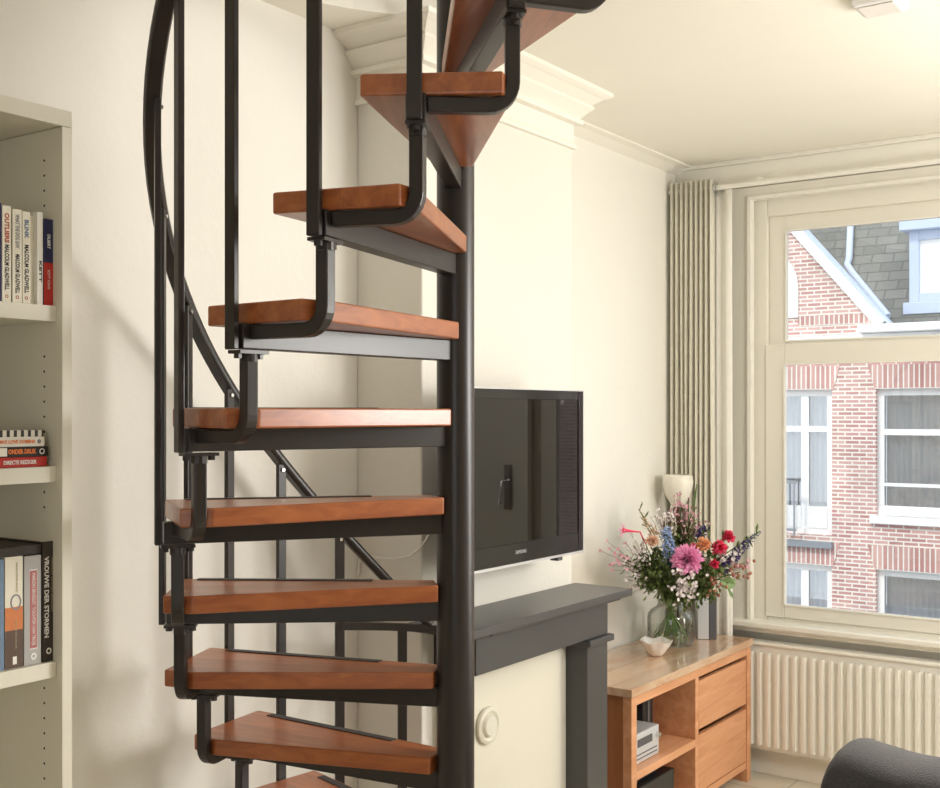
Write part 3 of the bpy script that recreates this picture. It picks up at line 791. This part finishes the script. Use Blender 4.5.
# vase
VX, VY = -2.225, 4.70
vase = thing('vase', 'clear glass jar vase holding the mixed bouquet', 'vase', (VX, VY, SH))
gm, nt, b = nmat('vase_glass'); MATS['vase_glass'] = gm
b.inputs['Base Color'].default_value = (.96, .97, .96, 1); b.inputs['Transmission Weight'].default_value = 1; b.inputs['Roughness'].default_value = .02; b.inputs['IOR'].default_value = 1.25
pane('vase_glass2', (.965, .975, .965), .05)
pane('water', (.96, .975, .94), .015)
vz = SH+.0005; k = 1.0
outp = [(.0, 0), (.095, 0), (.103, .006), (.105, .02), (.105, .118), (.100, .138), (.085, .155), (.066, .166), (.058, .176), (.057, .190), (.062, .202), (.064, .206)]
inn = [(.061, .206), (.054, .190), (.055, .176), (.063, .163), (.082, .152), (.097, .136), (.101, .118), (.101, .022), (.095, .012), (0, .012)]
Mv = Matrix.Translation((VX, VY, vz))
MB().lathe(outp+inn, 40, Mv, cap=False).build('glass_jar', 'vase_glass2', vase, smooth=50)
MB().lathe([(0, .0125), (.094, .0125), (.1003, .022), (.1003, .075), (0, .075)], 40, Mv, cap=False).build('water', 'water', vase, smooth=50)

# lamp
lp = at(678, 505, T=5.33)
lamp = thing('table_lamp', 'slim table lamp with white tulip shade behind the bouquet', 'lamp', (lp.x, lp.y, SH))
z0 = at(678, 507, T=5.33).z; z1 = at(678, 474.5, T=5.33).z; hh = z1-z0
sh_ = [(.022, 0), (.034, .10), (.052, .30), (.066, .55), (.071, .78), (.066, .95), (.058, 1.0), (.054, 1.0), (.062, .93), (.066, .78), (.061, .55), (.047, .30), (.028, .10), (.014, .03)]
MB().lathe([(r, z*hh) for r, z in sh_], 40, Matrix.Translation((lp.x, lp.y, z0)), cap=False).build('lamp_shade', 'opal', lamp, smooth=50)
MB().lathe([(.02, 0), (.024, -.02), (.012, -.03), (.005, -.035), (.005, -(z0-SH)+.02), (.055, -(z0-SH)+.012), (.06, -(z0-SH)+.0005)], 24, Matrix.Translation((lp.x, lp.y, z0)), cap=True).build('lamp_stem', 'blackplastic', lamp, smooth=40)

# grey box (speaker) behind the vase
p = at(706, 630, T=5.26)
g = thing('small_speaker', 'slim pale and dark grey speaker box standing behind the vase', 'loudspeaker', (p.x, p.y, SH))
Mg = Matrix.Translation((p.x, p.y, SH+.0005)) @ Matrix.Rotation(YAW-R(4), 4, 'Z')
MB().box(-.045, .006, -.05, .05, 0, .205, Mg).build('front_shell', 'silverplastic', g, bevel=.004)
MB().box(.0065, .042, -.045, .055, 0, .205, Mg).build('rear_shell', 'darkgrey', g, bevel=.004)

# ------------------------------------------------------------------ flowers
flat('stem_green', (.12, .20, .05)); flat('leaf_dark', (.10, .14, .035)); flat('leaf_mid', (.13, .18, .05)); flat('leaf_light', (.20, .30, .12))
flat('fl_pink', (.95, .42, .68)); flat('fl_hot', (.80, .06, .14)); flat('fl_red', (.62, .03, .06)); flat('fl_peach', (.86, .42, .22)); flat('fl_pale_peach', (.86, .60, .44))
flat('fl_blue', (.45, .56, .80)); flat('fl_purple', (.10, .07, .25)); flat('fl_navy', (.06, .07, .14)); flat('fl_white', (.80, .72, .72)); flat('fl_waxpink', (.68, .36, .42))
flat('fl_berry', (.36, .13, .08)); flat('twig', (.16, .08, .05))
CEN = Vector((VX, VY, SH+.19))
def stem_path(tip, k, bend=.25):
    ang = k*2.399; r = .028
    neck = CEN + Vector((r*math.cos(ang), r*math.sin(ang), 0))
    base = Vector((VX-.075*math.cos(ang), VY-.075*math.sin(ang), SH+.02+.01*(k % 3)))
    mid = neck.lerp(tip, .5) + Vector((0, 0, bend*(tip-neck).length*.3))
    pts = [base, base.lerp(neck, .5), neck]
    for t in (.2, .4, .6, .8, 1.0):
        pts.append(neck*(1-t)**2 + mid*2*t*(1-t) + tip*t*t)
    return pts
def petal(mb, c, d, up, l, w, curl=.2):
    d = d.normalized(); s = d.cross(up)
    if s.length < 1e-3: s = d.cross(Vector((1, .3, .2)))
    s.normalize(); n = s.cross(d)
    a = mb.bm.verts.new(c - s*w*.2); b = mb.bm.verts.new(c + s*w*.2)
    e = mb.bm.verts.new(c + d*l*.6 + s*w*.5 + n*l*curl*.4); f = mb.bm.verts.new(c + d*l*.6 - s*w*.5 + n*l*curl*.4)
    t = mb.bm.verts.new(c + d*l + n*l*curl)
    mb.bm.faces.new([a, b, e, t, f])
def rdir(ax, spread):
    v = Vector((random.gauss(0, 1), random.gauss(0, 1), random.gauss(0, 1))).normalized()
    return (ax.normalized() + v*spread).normalized()
fk = [0]
def leaves_on(mb, pts, n, l, w, frm=.3):
    for j in range(n):
        u = frm + (1-frm)*random.random(); q = 2 + u*(len(pts)-3); i = min(int(q), len(pts)-2); c = pts[i].lerp(pts[i+1], q-i)
        tg = (pts[i+1]-pts[i]).normalized(); d = rdir(tg, 1.1)
        petal(mb, c, d, Vector((0, 0, 1)), l*random.uniform(.7, 1.2), w, .25*random.uniform(-1, 1))
def flower(kind, label, px, py, r, mat, T=None, cat='flower', group=None, leafy=18, tilt=None, lmat='leaf_mid'):
    d = at(px, py, T=1); dx = (d.x); T0 = T or 4.95
    if T0*dx < -2.345: T0 = -2.345/dx
    tip = at(px, py, T=T0)
    k = fk[0]; fk[0] += 1
    pts = stem_path(tip, k)
    root = thing(kind, label, cat, pts[0], group)
    MB().tube(pts, .0022, 5).build('stem', 'stem_green', root, smooth=60)
    if leafy:
        mb = MB(); leaves_on(mb, pts, leafy, .045, .012); mb.build('leaves', lmat, root, recalc=False)
    ax = (pts[-1]-pts[-2]).normalized()
    face = (Vector((0, 0, EYE))-tip).normalized()
    return root, tip, (ax*.5+face*.6 if tilt is None else tilt).normalized(), pts
def mum(label, px, py, r, mat, **k):
    root, tip, ax, _ = flower('chrysanthemum', label, px, py, r, mat, **k)
    mb = MB()
    for j in range(420):
        v = rdir(ax, 1.3); u = v.dot(ax)
        petal(mb, tip + v*r*.30, v, ax, r*(.45+.3*random.random()), r*.17, .22)
    mb.build('bloom', mat, root, recalc=False)
def carnation(label, px, py, r, mat, **k):
    root, tip, ax, _ = flower('carnation', label, px, py, r, mat, **k)
    mb = MB()
    for j in range(170):
        v = rdir(ax, 1.1)
        petal(mb, tip + v*r*random.uniform(.15, .55), rdir(v, .4), rdir(ax, 1), r*random.uniform(.3, .5), r*.32, .5*random.uniform(-1, 1))
    mb.build('bloom', mat, root, recalc=False)
    MB().lathe([(.003, -r*.9), (r*.25, -r*.6), (r*.3, -r*.1)], 10, Matrix.Translation(tip) @ ax.to_track_quat('Z', 'Y').to_matrix().to_4x4()).build('calyx', 'stem_green', root, smooth=60)
def spike(name, label, p0, p1, w, mat, n=30, taper=.4, T=None, cmat=None, **k):
    root, tip, ax, pts = flower(name, label, p1[0], p1[1], w, mat, T=T, **k)
    T0 = (tip-Vector((0, 0, EYE))).dot(FW)
    base = at(p0[0], p0[1], T=T0)
    MB().tube([pts[4], base, base.lerp(tip, .5), tip], .002, 5).build('spike_stem', 'stem_green', root)
    mb = MB()
    for j in range(n):
        u = j/(n-1); c = base.lerp(tip, u); rr = w*(1-u*(1-taper))
        o = rdir((tip-base), 2.5); o = (o-(tip-base).normalized()*o.dot((tip-base).normalized())).normalized()
        for q in range(5):
            petal(mb, c+o*rr*.55, rdir(o, .9), (tip-base), rr*.6, rr*.45, .3)
    mb.build('florets', mat, root, recalc=False)
def sprig(label, px, py, spread, mat, n=26, size=.005, T=None, name='waxflower', tw='twig', group=None, leafy=14, lmat='leaf_mid'):
    root, tip, ax, pts = flower(name, label, px, py, spread, mat, T=T, leafy=leafy, group=group, lmat=lmat)
    tm = MB(); fm = MB()
    org = pts[-3]
    for j in range(n):
        e = tip + Vector((random.gauss(0, 1), random.gauss(0, 1), random.gauss(0, 1)))*spread*.55
        if e.x < XL+.03: e.x = XL+.03
        tm.tube([org.lerp(tip, random.random()*.8), org.lerp(e, .6), e], .0009, 3)
        ax2 = rdir((Vector((0, 0, EYE))-e), .8)
        for q in range(5):
            a = q*2*PI/5; s1_ = ax2.cross(Vector((0, 0, 1))).normalized(); s2_ = s1_.cross(ax2)
            petal(fm, e, s1_*math.cos(a)+s2_*math.sin(a)+ax2*.2, ax2, size*1.5, size*1.3, .1)
    tm.build('twigs', tw, root, recalc=False); fm.build('blossoms', mat, root, recalc=False)
def foliage(label, px, py, T, n=60, l=.05, w=.014, mat='leaf_dark', group=None, spread=.06, berries=None):
    root, tip, ax, pts = flower('foliage_branch', label, px, py, .05, mat, T=T, leafy=0, cat='foliage', group=group)
    mb = MB()
    leaves_on(mb, pts, n//2, l, w, .15)
    for j in range(n):
        c = tip + Vector((random.gauss(0, 1), random.gauss(0, 1), random.gauss(0, .8)))*spread*.6
        c = c.lerp(pts[-4], random.random()*.5)
        if c.x < XL+.06: c.x = XL+.06
        petal(mb, c, rdir(ax+Vector((0, 0, -.1)), .9), Vector((0, 0, 1)), l*random.uniform(.6, 1.1), w*random.uniform(.7, 1.4), .3*random.uniform(-1, 1))
    mb.build('leaves', mat, root, recalc=False)

mum('large bright pink chrysanthemum at the centre of the bouquet', 687, 560, .072, 'fl_pink', T=4.62)
carnation('orange-peach carnation right above the pink chrysanthemum', 703, 545, .040, 'fl_peach', T=4.72)
carnation('pale peach carnation on the left of the bouquet', 652, 541, .034, 'fl_pale_peach', T=4.72)
carnation('upper crimson carnation at the right top of the bouquet', 728, 537, .036, 'fl_hot', T=4.78)
carnation('crimson carnation just right of the orange-peach bloom', 719, 548, .040, 'fl_hot', T=4.72)
carnation('small hot pink carnation below the two crimson ones', 714, 564, .026, 'fl_hot', T=4.66)
carnation('small red bloom touching the left of the orange-peach carnation', 693, 547, .020, 'fl_red', T=4.70)
# trumpet lily
root, tip, ax, pts = flower('lily', 'pink trumpet lily reaching out on the left of the bouquet', 640, 532, .03, 'fl_hot', T=4.72, leafy=6)
e = at(620, 530, T=4.70); d = (e-tip)
MB().tube([pts[-2], tip, tip+d*.35, tip+d*.7, tip+d*.85], .006, 8, [.5, .5, .7, 1.2, 2.0]).build('trumpet', 'fl_hot', root, smooth=60)
mb = MB()
for q in range(6):
    a = q*PI/3; dd = d.normalized(); s1_ = dd.cross(Vector((0, 0, 1))).normalized(); s2_ = s1_.cross(dd)
    petal(mb, tip+d*.8, dd*.6+(s1_*math.cos(a)+s2_*math.sin(a)), dd, .036, .013, -.3)
mb.build('petals', 'fl_pink', root, recalc=False)
spike('snapdragon', 'peach snapdragon spike at the upper left of the bouquet', (655, 536), (639, 509), .026, 'fl_pale_peach', 26, .25, T=4.85)
spike('delphinium', 'pale blue delphinium spike left of the pink bloom', (670, 562), (666, 528), .034, 'fl_blue', 60, .7, T=4.74)
spike('delphinium', 'deep purple delphinium spike leaning out to the right', (720, 570), (760, 531), .036, 'fl_purple', 90, .25, T=4.80)
spike('delphinium', 'dark purple delphinium above the orange-peach carnation', (698, 537), (706, 527), .026, 'fl_purple', 26, .7, T=4.84)
spike('delphinium', 'dusky navy delphinium behind the left edge of the pink bloom', (668, 575), (670, 555), .032, 'fl_navy', 30, .8, T=4.70)
spike('gladiolus', 'tall thin green gladiolus spike with red buds at the top', (690, 545), (697, 484), .010, 'leaf_light', 26, .3, T=4.95, leafy=6)
spike('gladiolus', 'red-orange gladiolus buds above the pink bloom', (688, 548), (694, 522), .012, 'fl_red', 14, .5, T=4.88, leafy=4)
for px, py, T, lb in [(664, 519, 4.85, 'pale waxflower sprig at the top left, beside the peach spike'), (681, 508, 4.9, 'pink waxflower sprig topmost in the middle, under the lamp shade'), (690, 522, 4.9, 'pink waxflower sprig between lamp shade and orange bloom')]:
    sprig(lb, px, py, .050, 'fl_waxpink' if px > 670 else 'fl_white', 44, .0045, T=T)
sprig('white and pink waxflower sprig hanging below the pink chrysanthemum', 684, 584, .052, 'fl_white', 60, .0058, T=4.58)
sprig('small white waxflower cluster low over the vase rim', 687, 590, .036, 'fl_white', 40, .0058, T=4.58)
sprig('mauve waxflower sprig on the left below the pale peach bloom', 638, 553, .060, 'fl_white', 54, .0052, T=4.78)
sprig('thin waxflower twig farthest left over the mantel shelf', 619, 556, .055, 'fl_waxpink', 20, .006, T=4.75, leafy=4)
sprig('waxflower twig drooping low on the left side', 637, 578, .055, 'fl_white', 36, .0048, T=4.75)
sprig('waxflower twig on the right under the purple spike', 738, 566, .045, 'fl_waxpink', 16, .006, T=4.8)
sprig('waxflower twig between the crimson and purple blooms', 727, 556, .030, 'fl_white', 14, .007, T=4.72)
for px, py, T, lb in [(724, 579, 4.68, 'red-brown berry sprig low on the right'), (740, 572, 4.75, 'red-brown berry sprig farthest right'), (712, 588, 4.62, 'red-brown berry sprig drooping beside the vase rim')]:
    root, tip, ax, pts = flower('berry_sprig', lb, px, py, .02, 'fl_berry', T=T, leafy=10, cat='flower')
    for j in range(13): MB().ball(tip+Vector((random.gauss(0, 1), random.gauss(0, 1), random.gauss(0, .8)))*.028, .0072, seg=8).build('berry', 'fl_berry', root, smooth=60)
fol = [(650, 565, 4.75), (660, 580, 4.68), (672, 592, 4.62), (645, 580, 4.72), (697, 585, 4.62), (705, 575, 4.68), (715, 570, 4.72), (700, 560, 4.8), (660, 556, 4.85), (675, 545, 4.92), (686, 595, 4.6), (640, 565, 4.80), (668, 570, 4.66), (708, 592, 4.60), (680, 535, 4.95), (720, 562, 4.85)]
for j, (px, py, T) in enumerate(fol):
    foliage('dark green leafy branch filling the bouquet', px, py, T, 170, .036, .011, 'leaf_dark' if j % 3 else 'leaf_mid', group='green filler branches in the vase', spread=.055)
root, tip, ax, pts = flower('foliage_branch', 'branch with one large round green leaf low on the right', 728, 583, .03, 'leaf_light', T=4.62, leafy=0, cat='foliage')
mb = MB(); s1_ = RT; s2_ = Vector((0, 0, 1))
vs = [mb.bm.verts.new(tip + (s1_*math.cos(a)*.042+s2_*math.sin(a)*.030)*.8 + FW*.008*math.cos(2*a)) for a in [k*PI/8 for k in range(16)]]
mb.bm.faces.new(vs); petal(mb, tip-Vector((0, 0, .02)), RT*.5-Vector((0, 0, 1)), FW, .05, .014, .1); mb.build('round_leaf', 'leaf_light', root, recalc=False)

# ------------------------------------------------------------------ armchair
ac = thing('armchair', 'dark grey woven fabric armchair in the lower right corner', 'armchair', (-.6, 3.1, 0))
AY = 3.45
def arm_mesh(yc):
    # side profile in X (front at -X) swept across a rounded section in Y
    mb = MB(); L = 1.02; xs0 = -1.10; w = .13
    cols = []
    nx = 26
    def ztop(x):
        u = (x-xs0)
        if u < .08: return .59 + .115*math.sqrt(max(0, 1-((.08-u)/.08)**2))
        return .705 - .022*min(1, (u-.08)/.14) + .0*u
    for i in range(nx+1):
        u = i/nx; x = xs0 + L*(u**1.7)
        zt_ = ztop(x); ring = []
        for k in range(13):
            a = PI*k/12; ring.append(mb.bm.verts.new((x, yc + w*math.cos(a), zt_ - .055 + .055*math.sin(a)**.8)))
        lo = [mb.bm.verts.new((x, yc-w, .10)), mb.bm.verts.new((x, yc+w, .10))]
        cols.append(ring+lo)
    n = len(cols[0])
    for a, b in zip(cols, cols[1:]):
        for k in range(n): mb.bm.faces.new([a[k], a[(k+1) % n], b[(k+1) % n], b[k]])
    mb.bm.faces.new(cols[0]); mb.bm.faces.new(cols[-1][::-1])
    return mb
arm_mesh(AY).build('arm', 'sofa', ac, smooth=50, bevel=.02, seg=4)
arm_mesh(AY-.85).build('arm', 'sofa', ac, smooth=50, bevel=.02, seg=4)
MB().box(-1.06, -.30, AY-.715, AY-.135, .12, .30).build('seat_base', 'sofa', ac, bevel=.02)
MB().box(-1.08, -.34, AY-.715, AY-.135, .302, .45).build('seat_cushion', 'sofa', ac, bevel=.04, seg=4)
MB().box(-.33, -.06, AY-.98, AY+.13, .10, .56).box(-.33, -.06, AY-.715, AY-.135, .56, .86).build('backrest', 'sofa', ac, bevel=.05, seg=4)
for x in (-1.0, -.15):
    for y in (AY-.9, AY): MB().cyl((x, y, 0), (x, y, .11), .02, 12).build('leg', 'blackplastic', ac)

# ------------------------------------------------------------------ smoke detector
p = at(880, 5, Z=H-.02)
sd = thing('ceiling_sensor', 'small white square detector plate on the ceiling', 'detector', (p.x, p.y, H))
MB().box(p.x-.065, p.x+.065, p.y-.065, p.y+.065, H-.032, H-.0005).build('cover', 'white_ext', sd, bevel=.012, seg=3)
MB().box(p.x-.05, p.x+.05, p.y-.05, p.y+.05, H-.036, H-.0325).build('lens_plate', 'porcelain', sd, bevel=.002)

# ------------------------------------------------------------------ street and building opposite
FY = 17.5
struct(MB().box(-25, 15, YF+.3, 30, -3.5, -3.2), 'ground', 'lead')
bl = thing('building', 'red brick house opposite with white windows, gable and slate roof', 'building', (-6, FY, -3.2))
def fw(px, py, Y=FY): return at(px, py, Y=Y)
XW0, XW1 = -16, 8
zg = fw(870, 333).z
def rects_wall(y0, y1, x0, x1, z0, z1, holes):
    # build the wall as a grid of boxes around rectangular holes
    xs = sorted({x0, x1, *[h[0] for h in holes], *[h[1] for h in holes]}); zs = sorted({z0, z1, *[h[2] for h in holes], *[h[3] for h in holes]})
    mb = MB()
    for j in range(len(zs)-1):
        run = None
        for i in range(len(xs)-1):
            cx, cz = (xs[i]+xs[i+1])/2, (zs[j]+zs[j+1])/2
            solid = not any(h[0] < cx < h[1] and h[2] < cz < h[3] for h in holes)
            if solid: run = xs[i] if run is None else run
            if (not solid or i == len(xs)-2) and run is not None:
                mb.box(run, xs[i+1] if solid else xs[i], y0, y1, zs[j], zs[j+1]); run = None
    return mb
A = fw(833, 388); B_ = fw(833, 532)
DX1 = fw(832, 460).x; DX0 = DX1-2.3
WX0 = fw(876, 450).x; WX1 = WX0+2.3
ztop_ = fw(860, 389).z; zdb = fw(832, 536).z; zwb = fw(876, 516).z
zl_t = fw(860, 568).z; zl_b = zl_t-2.6
holes = [(DX0, DX1, zdb, ztop_), (WX0, WX1, zwb, ztop_), (DX0, DX1, zl_b, zl_t), (WX0, WX1, zl_b, zl_t)]
zwall = fw(870, 341).z
wall = rects_wall(FY, FY+.3, XW0, XW1, -3.2, zwall, holes).build('brick_wall', 'red_brick', bl)
# flat arches of soldier bricks
for (x0, x1, z) in [(DX0, DX1, ztop_), (WX0, WX1, ztop_), (DX0, DX1, zl_t), (WX0, WX1, zl_t)]:
    mb = MB(); s = .12; h = .36
    pts = [(x0-.02, z), (x1+.02, z), (x1+s, z+h), (x0-s, z+h)]
    lo = [mb.bm.verts.new((x, FY-.012, zz)) for x, zz in pts]; hi = [mb.bm.verts.new((x, FY+.01, zz)) for x, zz in pts]
    mb.bm.faces.new(lo); mb.bm.faces.new(hi[::-1])
    for i in range(4): mb.bm.faces.new([lo[i], lo[(i+1) % 4], hi[(i+1) % 4], hi[i]])
    mb.build('flat_arch', 'soldier', bl)
def far_window(x0, x1, z0, z1, cols_, rows, fwid=.10):
    mb = MB(); rect_frame(mb, x0, x1, z0, z1, fwid, FY+.08, FY+.18)
    for c in cols_: mb.box(c-.06, c+.06, FY+.09, FY+.17, z0+fwid, z1-fwid)
    for r_ in rows: mb.box(x0+fwid, x1-fwid, FY+.085, FY+.175, r_-.045, r_+.045)
    w = mb.build('window', 'white_ext', bl)
    MB().box(x0+fwid, x1-fwid, FY+.12, FY+.125, z0+fwid, z1-fwid).build('pane', 'far_glass', w)
    MB().box(x0-.02, x1+.02, FY+.9, FY+.95, z0-.2, z1+.1).build('room_interior', 'dark_room', w)
    return w
def net_curtain(w, x0, x1, z0, z1, n=16):
    q = pleats(x0, x1, FY+.20, .02, n, z0, z1, nz=1).build('net_curtain', 'net', w, smooth=80)
zrow = fw(876, 432).z
w = far_window(WX0, WX1, zwb, ztop_, [], [zrow]); net_curtain(w, WX0+.1, WX1-.1, zwb+.1, ztop_-.1, 24)
MB().box(WX0+.10, WX1-.10, FY+.05, FY+.08, fw(876, 486).z, fw(876, 486).z+.05).box(WX0+.10, WX1-.10, FY+.05, FY+.08, zwb+.02, zwb+.16).build('cross_bar', 'white_ext', w)
MB().box(WX0-.08, WX1+.08, FY-.07, FY+.10, zwb-.11, zwb).build('window_sill', 'white_ext', bl, bevel=.01)
dmid = fw(803, 450).x
w = far_window(DX0, DX1, zdb, ztop_, [dmid, DX0+.75], [fw(820, 429).z]); net_curtain(w, DX0+.1, DX1-.1, zdb+.5, ztop_-.1, 22)
MB().box(dmid+.06, DX1-.10, FY+.07, FY+.19, zdb+.1, fw(820, 507).z).box(DX0+.1, dmid-.06, FY+.07, FY+.19, zdb+.1, fw(820, 507).z).build('lower_panel', 'white_ext', w)
MB().box(DX0-.1, DX1+.02, FY-.10, FY+.1, fw(800, 546).z, fw(800, 540).z).build('ledge', 'lead', bl)
mb = MB(); zr = fw(796, 480).z; xr = fw(800, 480).x
mb.box(DX0, xr, FY-.20, FY-.16, zr-.05, zr).box(DX0, xr, FY-.20, FY-.17, fw(796, 530).z, fw(796, 530).z+.04)
for i in range(12): mb.box(xr-.04-i*.14, xr-.02-i*.14, FY-.19, FY-.17, fw(796, 535).z, zr)
mb.build('balcony_rail', 'lead', bl)
w = far_window(DX0, DX1, zl_b, zl_t, [dmid], []); net_curtain(w, DX0+.1, DX1-.1, zl_b+.1, zl_t-.1, 22)
w = far_window(WX0, WX1, zl_b, zl_t, [], [zl_t-.85]); net_curtain(w, WX0+.1, WX0+.9, zl_b+.1, zl_t-.1, 9)
# gutter / fascia
gx = fw(864, 330).x
zgt = fw(890, 325).z
MB().box(gx, XW1, FY-.35, FY+.1, fw(900, 333).z, zgt).box(gx+.03, XW1, FY-.22, FY+.1, zwall-.02, fw(900, 333).z-.002).build('gutter', 'white_ext', bl, bevel=.02)
# gable
E = fw(875, 324); A0 = fw(794, 234); sl = (A0.z-E.z)/(A0.x-E.x)
apx = fw(770, 300).x - .9; apz = E.z + sl*(apx-E.x)
GY = FY-.02
pts = [(E.x, E.z-.25), (E.x, E.z), (apx, apz), (2*apx-E.x, E.z), (2*apx-E.x, E.z-.25)]
mb = MB(); lo = [mb.bm.verts.new((x, GY, z)) for x, z in pts]; hi = [mb.bm.verts.new((x, GY+.3, z)) for x, z in pts]
mb.bm.faces.new(lo); mb.bm.faces.new(hi[::-1])
for i in range(5): mb.bm.faces.new([lo[i], lo[(i+1) % 5], hi[(i+1) % 5], hi[i]])
mb.build('brick_gable', 'red_brick', bl)
def slab_line(mb, x0, z0, x1, z1, w, y0, y1, off=0):
    d = Vector((x1-x0, 0, z1-z0)).normalized(); n = Vector((-d.z, 0, d.x)); 
    if n.z < 0: n = -n
    a = Vector((x0, 0, z0))+n*off; b = Vector((x1, 0, z1))+n*off
    ps = [a, b, b+n*w, a+n*w]
    lo = [mb.bm.verts.new((p.x, y0, p.z)) for p in ps]; hi = [mb.bm.verts.new((p.x, y1, p.z)) for p in ps]
    mb.bm.faces.new(lo); mb.bm.faces.new(hi[::-1])
    for i in range(4): mb.bm.faces.new([lo[i], lo[(i+1) % 4], hi[(i+1) % 4], hi[i]])
mb = MB(); slab_line(mb, E.x+.05, E.z+sl*.05, apx, apz, .155, GY-.08, GY+.02, 0); slab_line(mb, 2*apx-E.x, E.z, apx, apz, .155, GY-.08, GY+.02, 0)
mb.build('bargeboard', 'white_ext', bl)
mb = MB(); slab_line(mb, E.x+.1, E.z+sl*.1, apx, apz, .035, GY-.10, GY+.10, .156)
mb.build('verge_trim', 'blue_ext', bl)
# arched window in gable
ax_ = fw(799, 300).x; azt = fw(790, 244).z; azb = fw(790, 318).z
mb = MB(); rad_ = .75
pts = [(ax_-2*rad_, azb), (ax_, azb)] + [(ax_-rad_+rad_*math.cos(t*PI/12), azt-rad_*.9+rad_*.9*math.sin(t*PI/12)) for t in range(13)]
pts = [pts[0], pts[1]] + pts[2:]
lo = [mb.bm.verts.new((x, GY-.03, z)) for x, z in pts]; hi = [mb.bm.verts.new((x, GY+.02, z)) for x, z in pts]
mb.bm.faces.new(lo); mb.bm.faces.new(hi[::-1])
for i in range(len(pts)): mb.bm.faces.new([lo[i], lo[(i+1) % len(pts)], hi[(i+1) % len(pts)], hi[i]])
mb.build('arched_shutter', 'white_ext', bl)
for (z, h) in [(fw(830, 312).z-.20, .15)]:
    MB().box(ax_, E.x-.05, GY-.012, GY+.01, z, z+h).build('brick_course', 'soldier', bl)
MB().box(-16, gx, FY-.10, FY+.05, zwall, fw(830, 336).z).build('stone_band', 'white_ext', bl)
# slate roof
mb = MB(); rz0, rz1, ry0, ry1 = zgt-.15, zgt+6.0, FY-.05, FY+5.2
v = [(XW0, ry0+.25, rz0), (XW1, ry0+.25, rz0), (XW1, ry1, rz1), (XW0, ry1, rz1)]
vs = [mb.bm.verts.new(p) for p in v] + [mb.bm.verts.new((p[0], p[1]+.15, p[2]-.2)) for p in v]
for f in [(0, 1, 2, 3), (7, 6, 5, 4), (0, 4, 5, 1), (1, 5, 6, 2), (2, 6, 7, 3), (3, 7, 4, 0)]: mb.bm.faces.new([vs[i] for i in f])
mb.build('slate_roof', 'slate', bl)
def roof_y(z): return ry0+.25+(z-rz0)/(rz1-rz0)*(ry1-ry0-.25)
def roof_pt(px, py, off=.05):
    # point where the pixel's ray meets the roof plane
    lo_, hi_ = 17.0, 24.0
    for _ in range(40):
        m = (lo_+hi_)/2; q = at(px, py, Y=m)
        if roof_y(q.z) > m: lo_ = m
        else: hi_ = m
    q = at(px, py, Y=lo_); return q - Vector((0, off, -off))
MB().tube([roof_pt(852, 205), roof_pt(852, 215), roof_pt(850, 262), roof_pt(848, 268), roof_pt(853, 276), roof_pt(889, 320)], .055, 10).build('downpipe', 'blue_ext', bl, smooth=60)
# dormer
q0 = fw(910, 303, FY+.55); dx0 = q0.x; dz0 = q0.z; dz1 = fw(907, 232, FY+.55).z
dm = MB(); dyf = FY+.50
rect_frame(dm, dx0, dx0+2.4, dz0, dz1, .14, dyf, dyf+.12)
dm.box(dx0, dx0+2.4, dyf+.12, dyf+3, dz0-.3, dz0).box(dx0, dx0+.1, dyf+.12, dyf+2.5, dz0, dz1).box(dx0+2.3, dx0+2.4, dyf+.12, dyf+2.5, dz0, dz1)
dm.box(dx0-.11, dx0+2.6, dyf-.15, dyf+3, dz1, dz1+.22).box(dx0-.08, dx0+2.6, dyf-.05, dyf+.2, dz0-.18, dz0)
do = dm.build('dormer', 'blue_ext', bl, bevel=.01)
MB().box(dx0+.14, dx0+2.26, dyf+.05, dyf+.06, dz0+.14, dz1-.14).build('pane', 'white_ext', do)

# ------------------------------------------------------------------ light
w = bpy.data.worlds.new('world'); sc.world = w; w.use_nodes = True
bg = w.node_tree.nodes['Background']
bg.inputs['Color'].default_value = (.86, .93, 1, 1); bg.inputs['Strength'].default_value = 1.08
sl_ = bpy.data.lights.new('sun', 'SUN'); so = bpy.data.objects.new('sun', sl_); col.objects.link(so)
sl_.energy = .95; sl_.angle = R(6); sl_.color = (1, .95, .87)
so.rotation_euler = Vector((.25, .75, -.85)).to_track_quat('-Z', 'Y').to_euler()
def area(name, loc, dirv, sx, sy, e, c=(1, .97, .92)):
    l = bpy.data.lights.new(name, 'AREA'); l.shape = 'RECTANGLE'; l.size = sx; l.size_y = sy; l.energy = e; l.color = c
    o = bpy.data.objects.new(name, l); o.location = loc; o.rotation_euler = Vector(dirv).to_track_quat('-Z', 'Z').to_euler(); col.objects.link(o)
    return o
# fill lights added at the invented front and rear windows out of view
area('added_front_fill', (1.4, YF-.02, 1.65), (-.45, -1, .22), 1.5, 1.8, 58)
area('added_rear_fill', (1.3, YN+.02, 1.6), (0, 1, 0), 1.7, 1.7, 6)
area('added_upstairs_fill', (0, 2, 5.38), (0, 0, -1), 3, 3, 40)  # soft light added upstairs, shining down through the stair opening

pl = bpy.data.lights.new('added_fill_point', 'POINT'); pl.energy = 55; pl.shadow_soft_size = .35; pl.color = (1, .97, .93)  # unseen fill light added to brighten the window wall
po = bpy.data.objects.new('added_fill_point', pl); po.location = (.5, 3.5, 1.95); col.objects.link(po)
sc.view_settings.view_transform = 'Standard'
sc.view_settings.look = 'None'
sc.view_settings.gamma = 1
sc.view_settings.use_curve_mapping = False
sc.view_settings.exposure = .92
sc.cycles.max_bounces = 10
sc.cycles.diffuse_bounces = 5
sc.cycles.glossy_bounces = 4
sc.cycles.transparent_max_bounces = 12
sc.cycles.caustics_reflective = False
sc.cycles.caustics_refractive = False
sc.cycles.use_denoising = True
sc.cycles.sample_clamp_indirect = 6
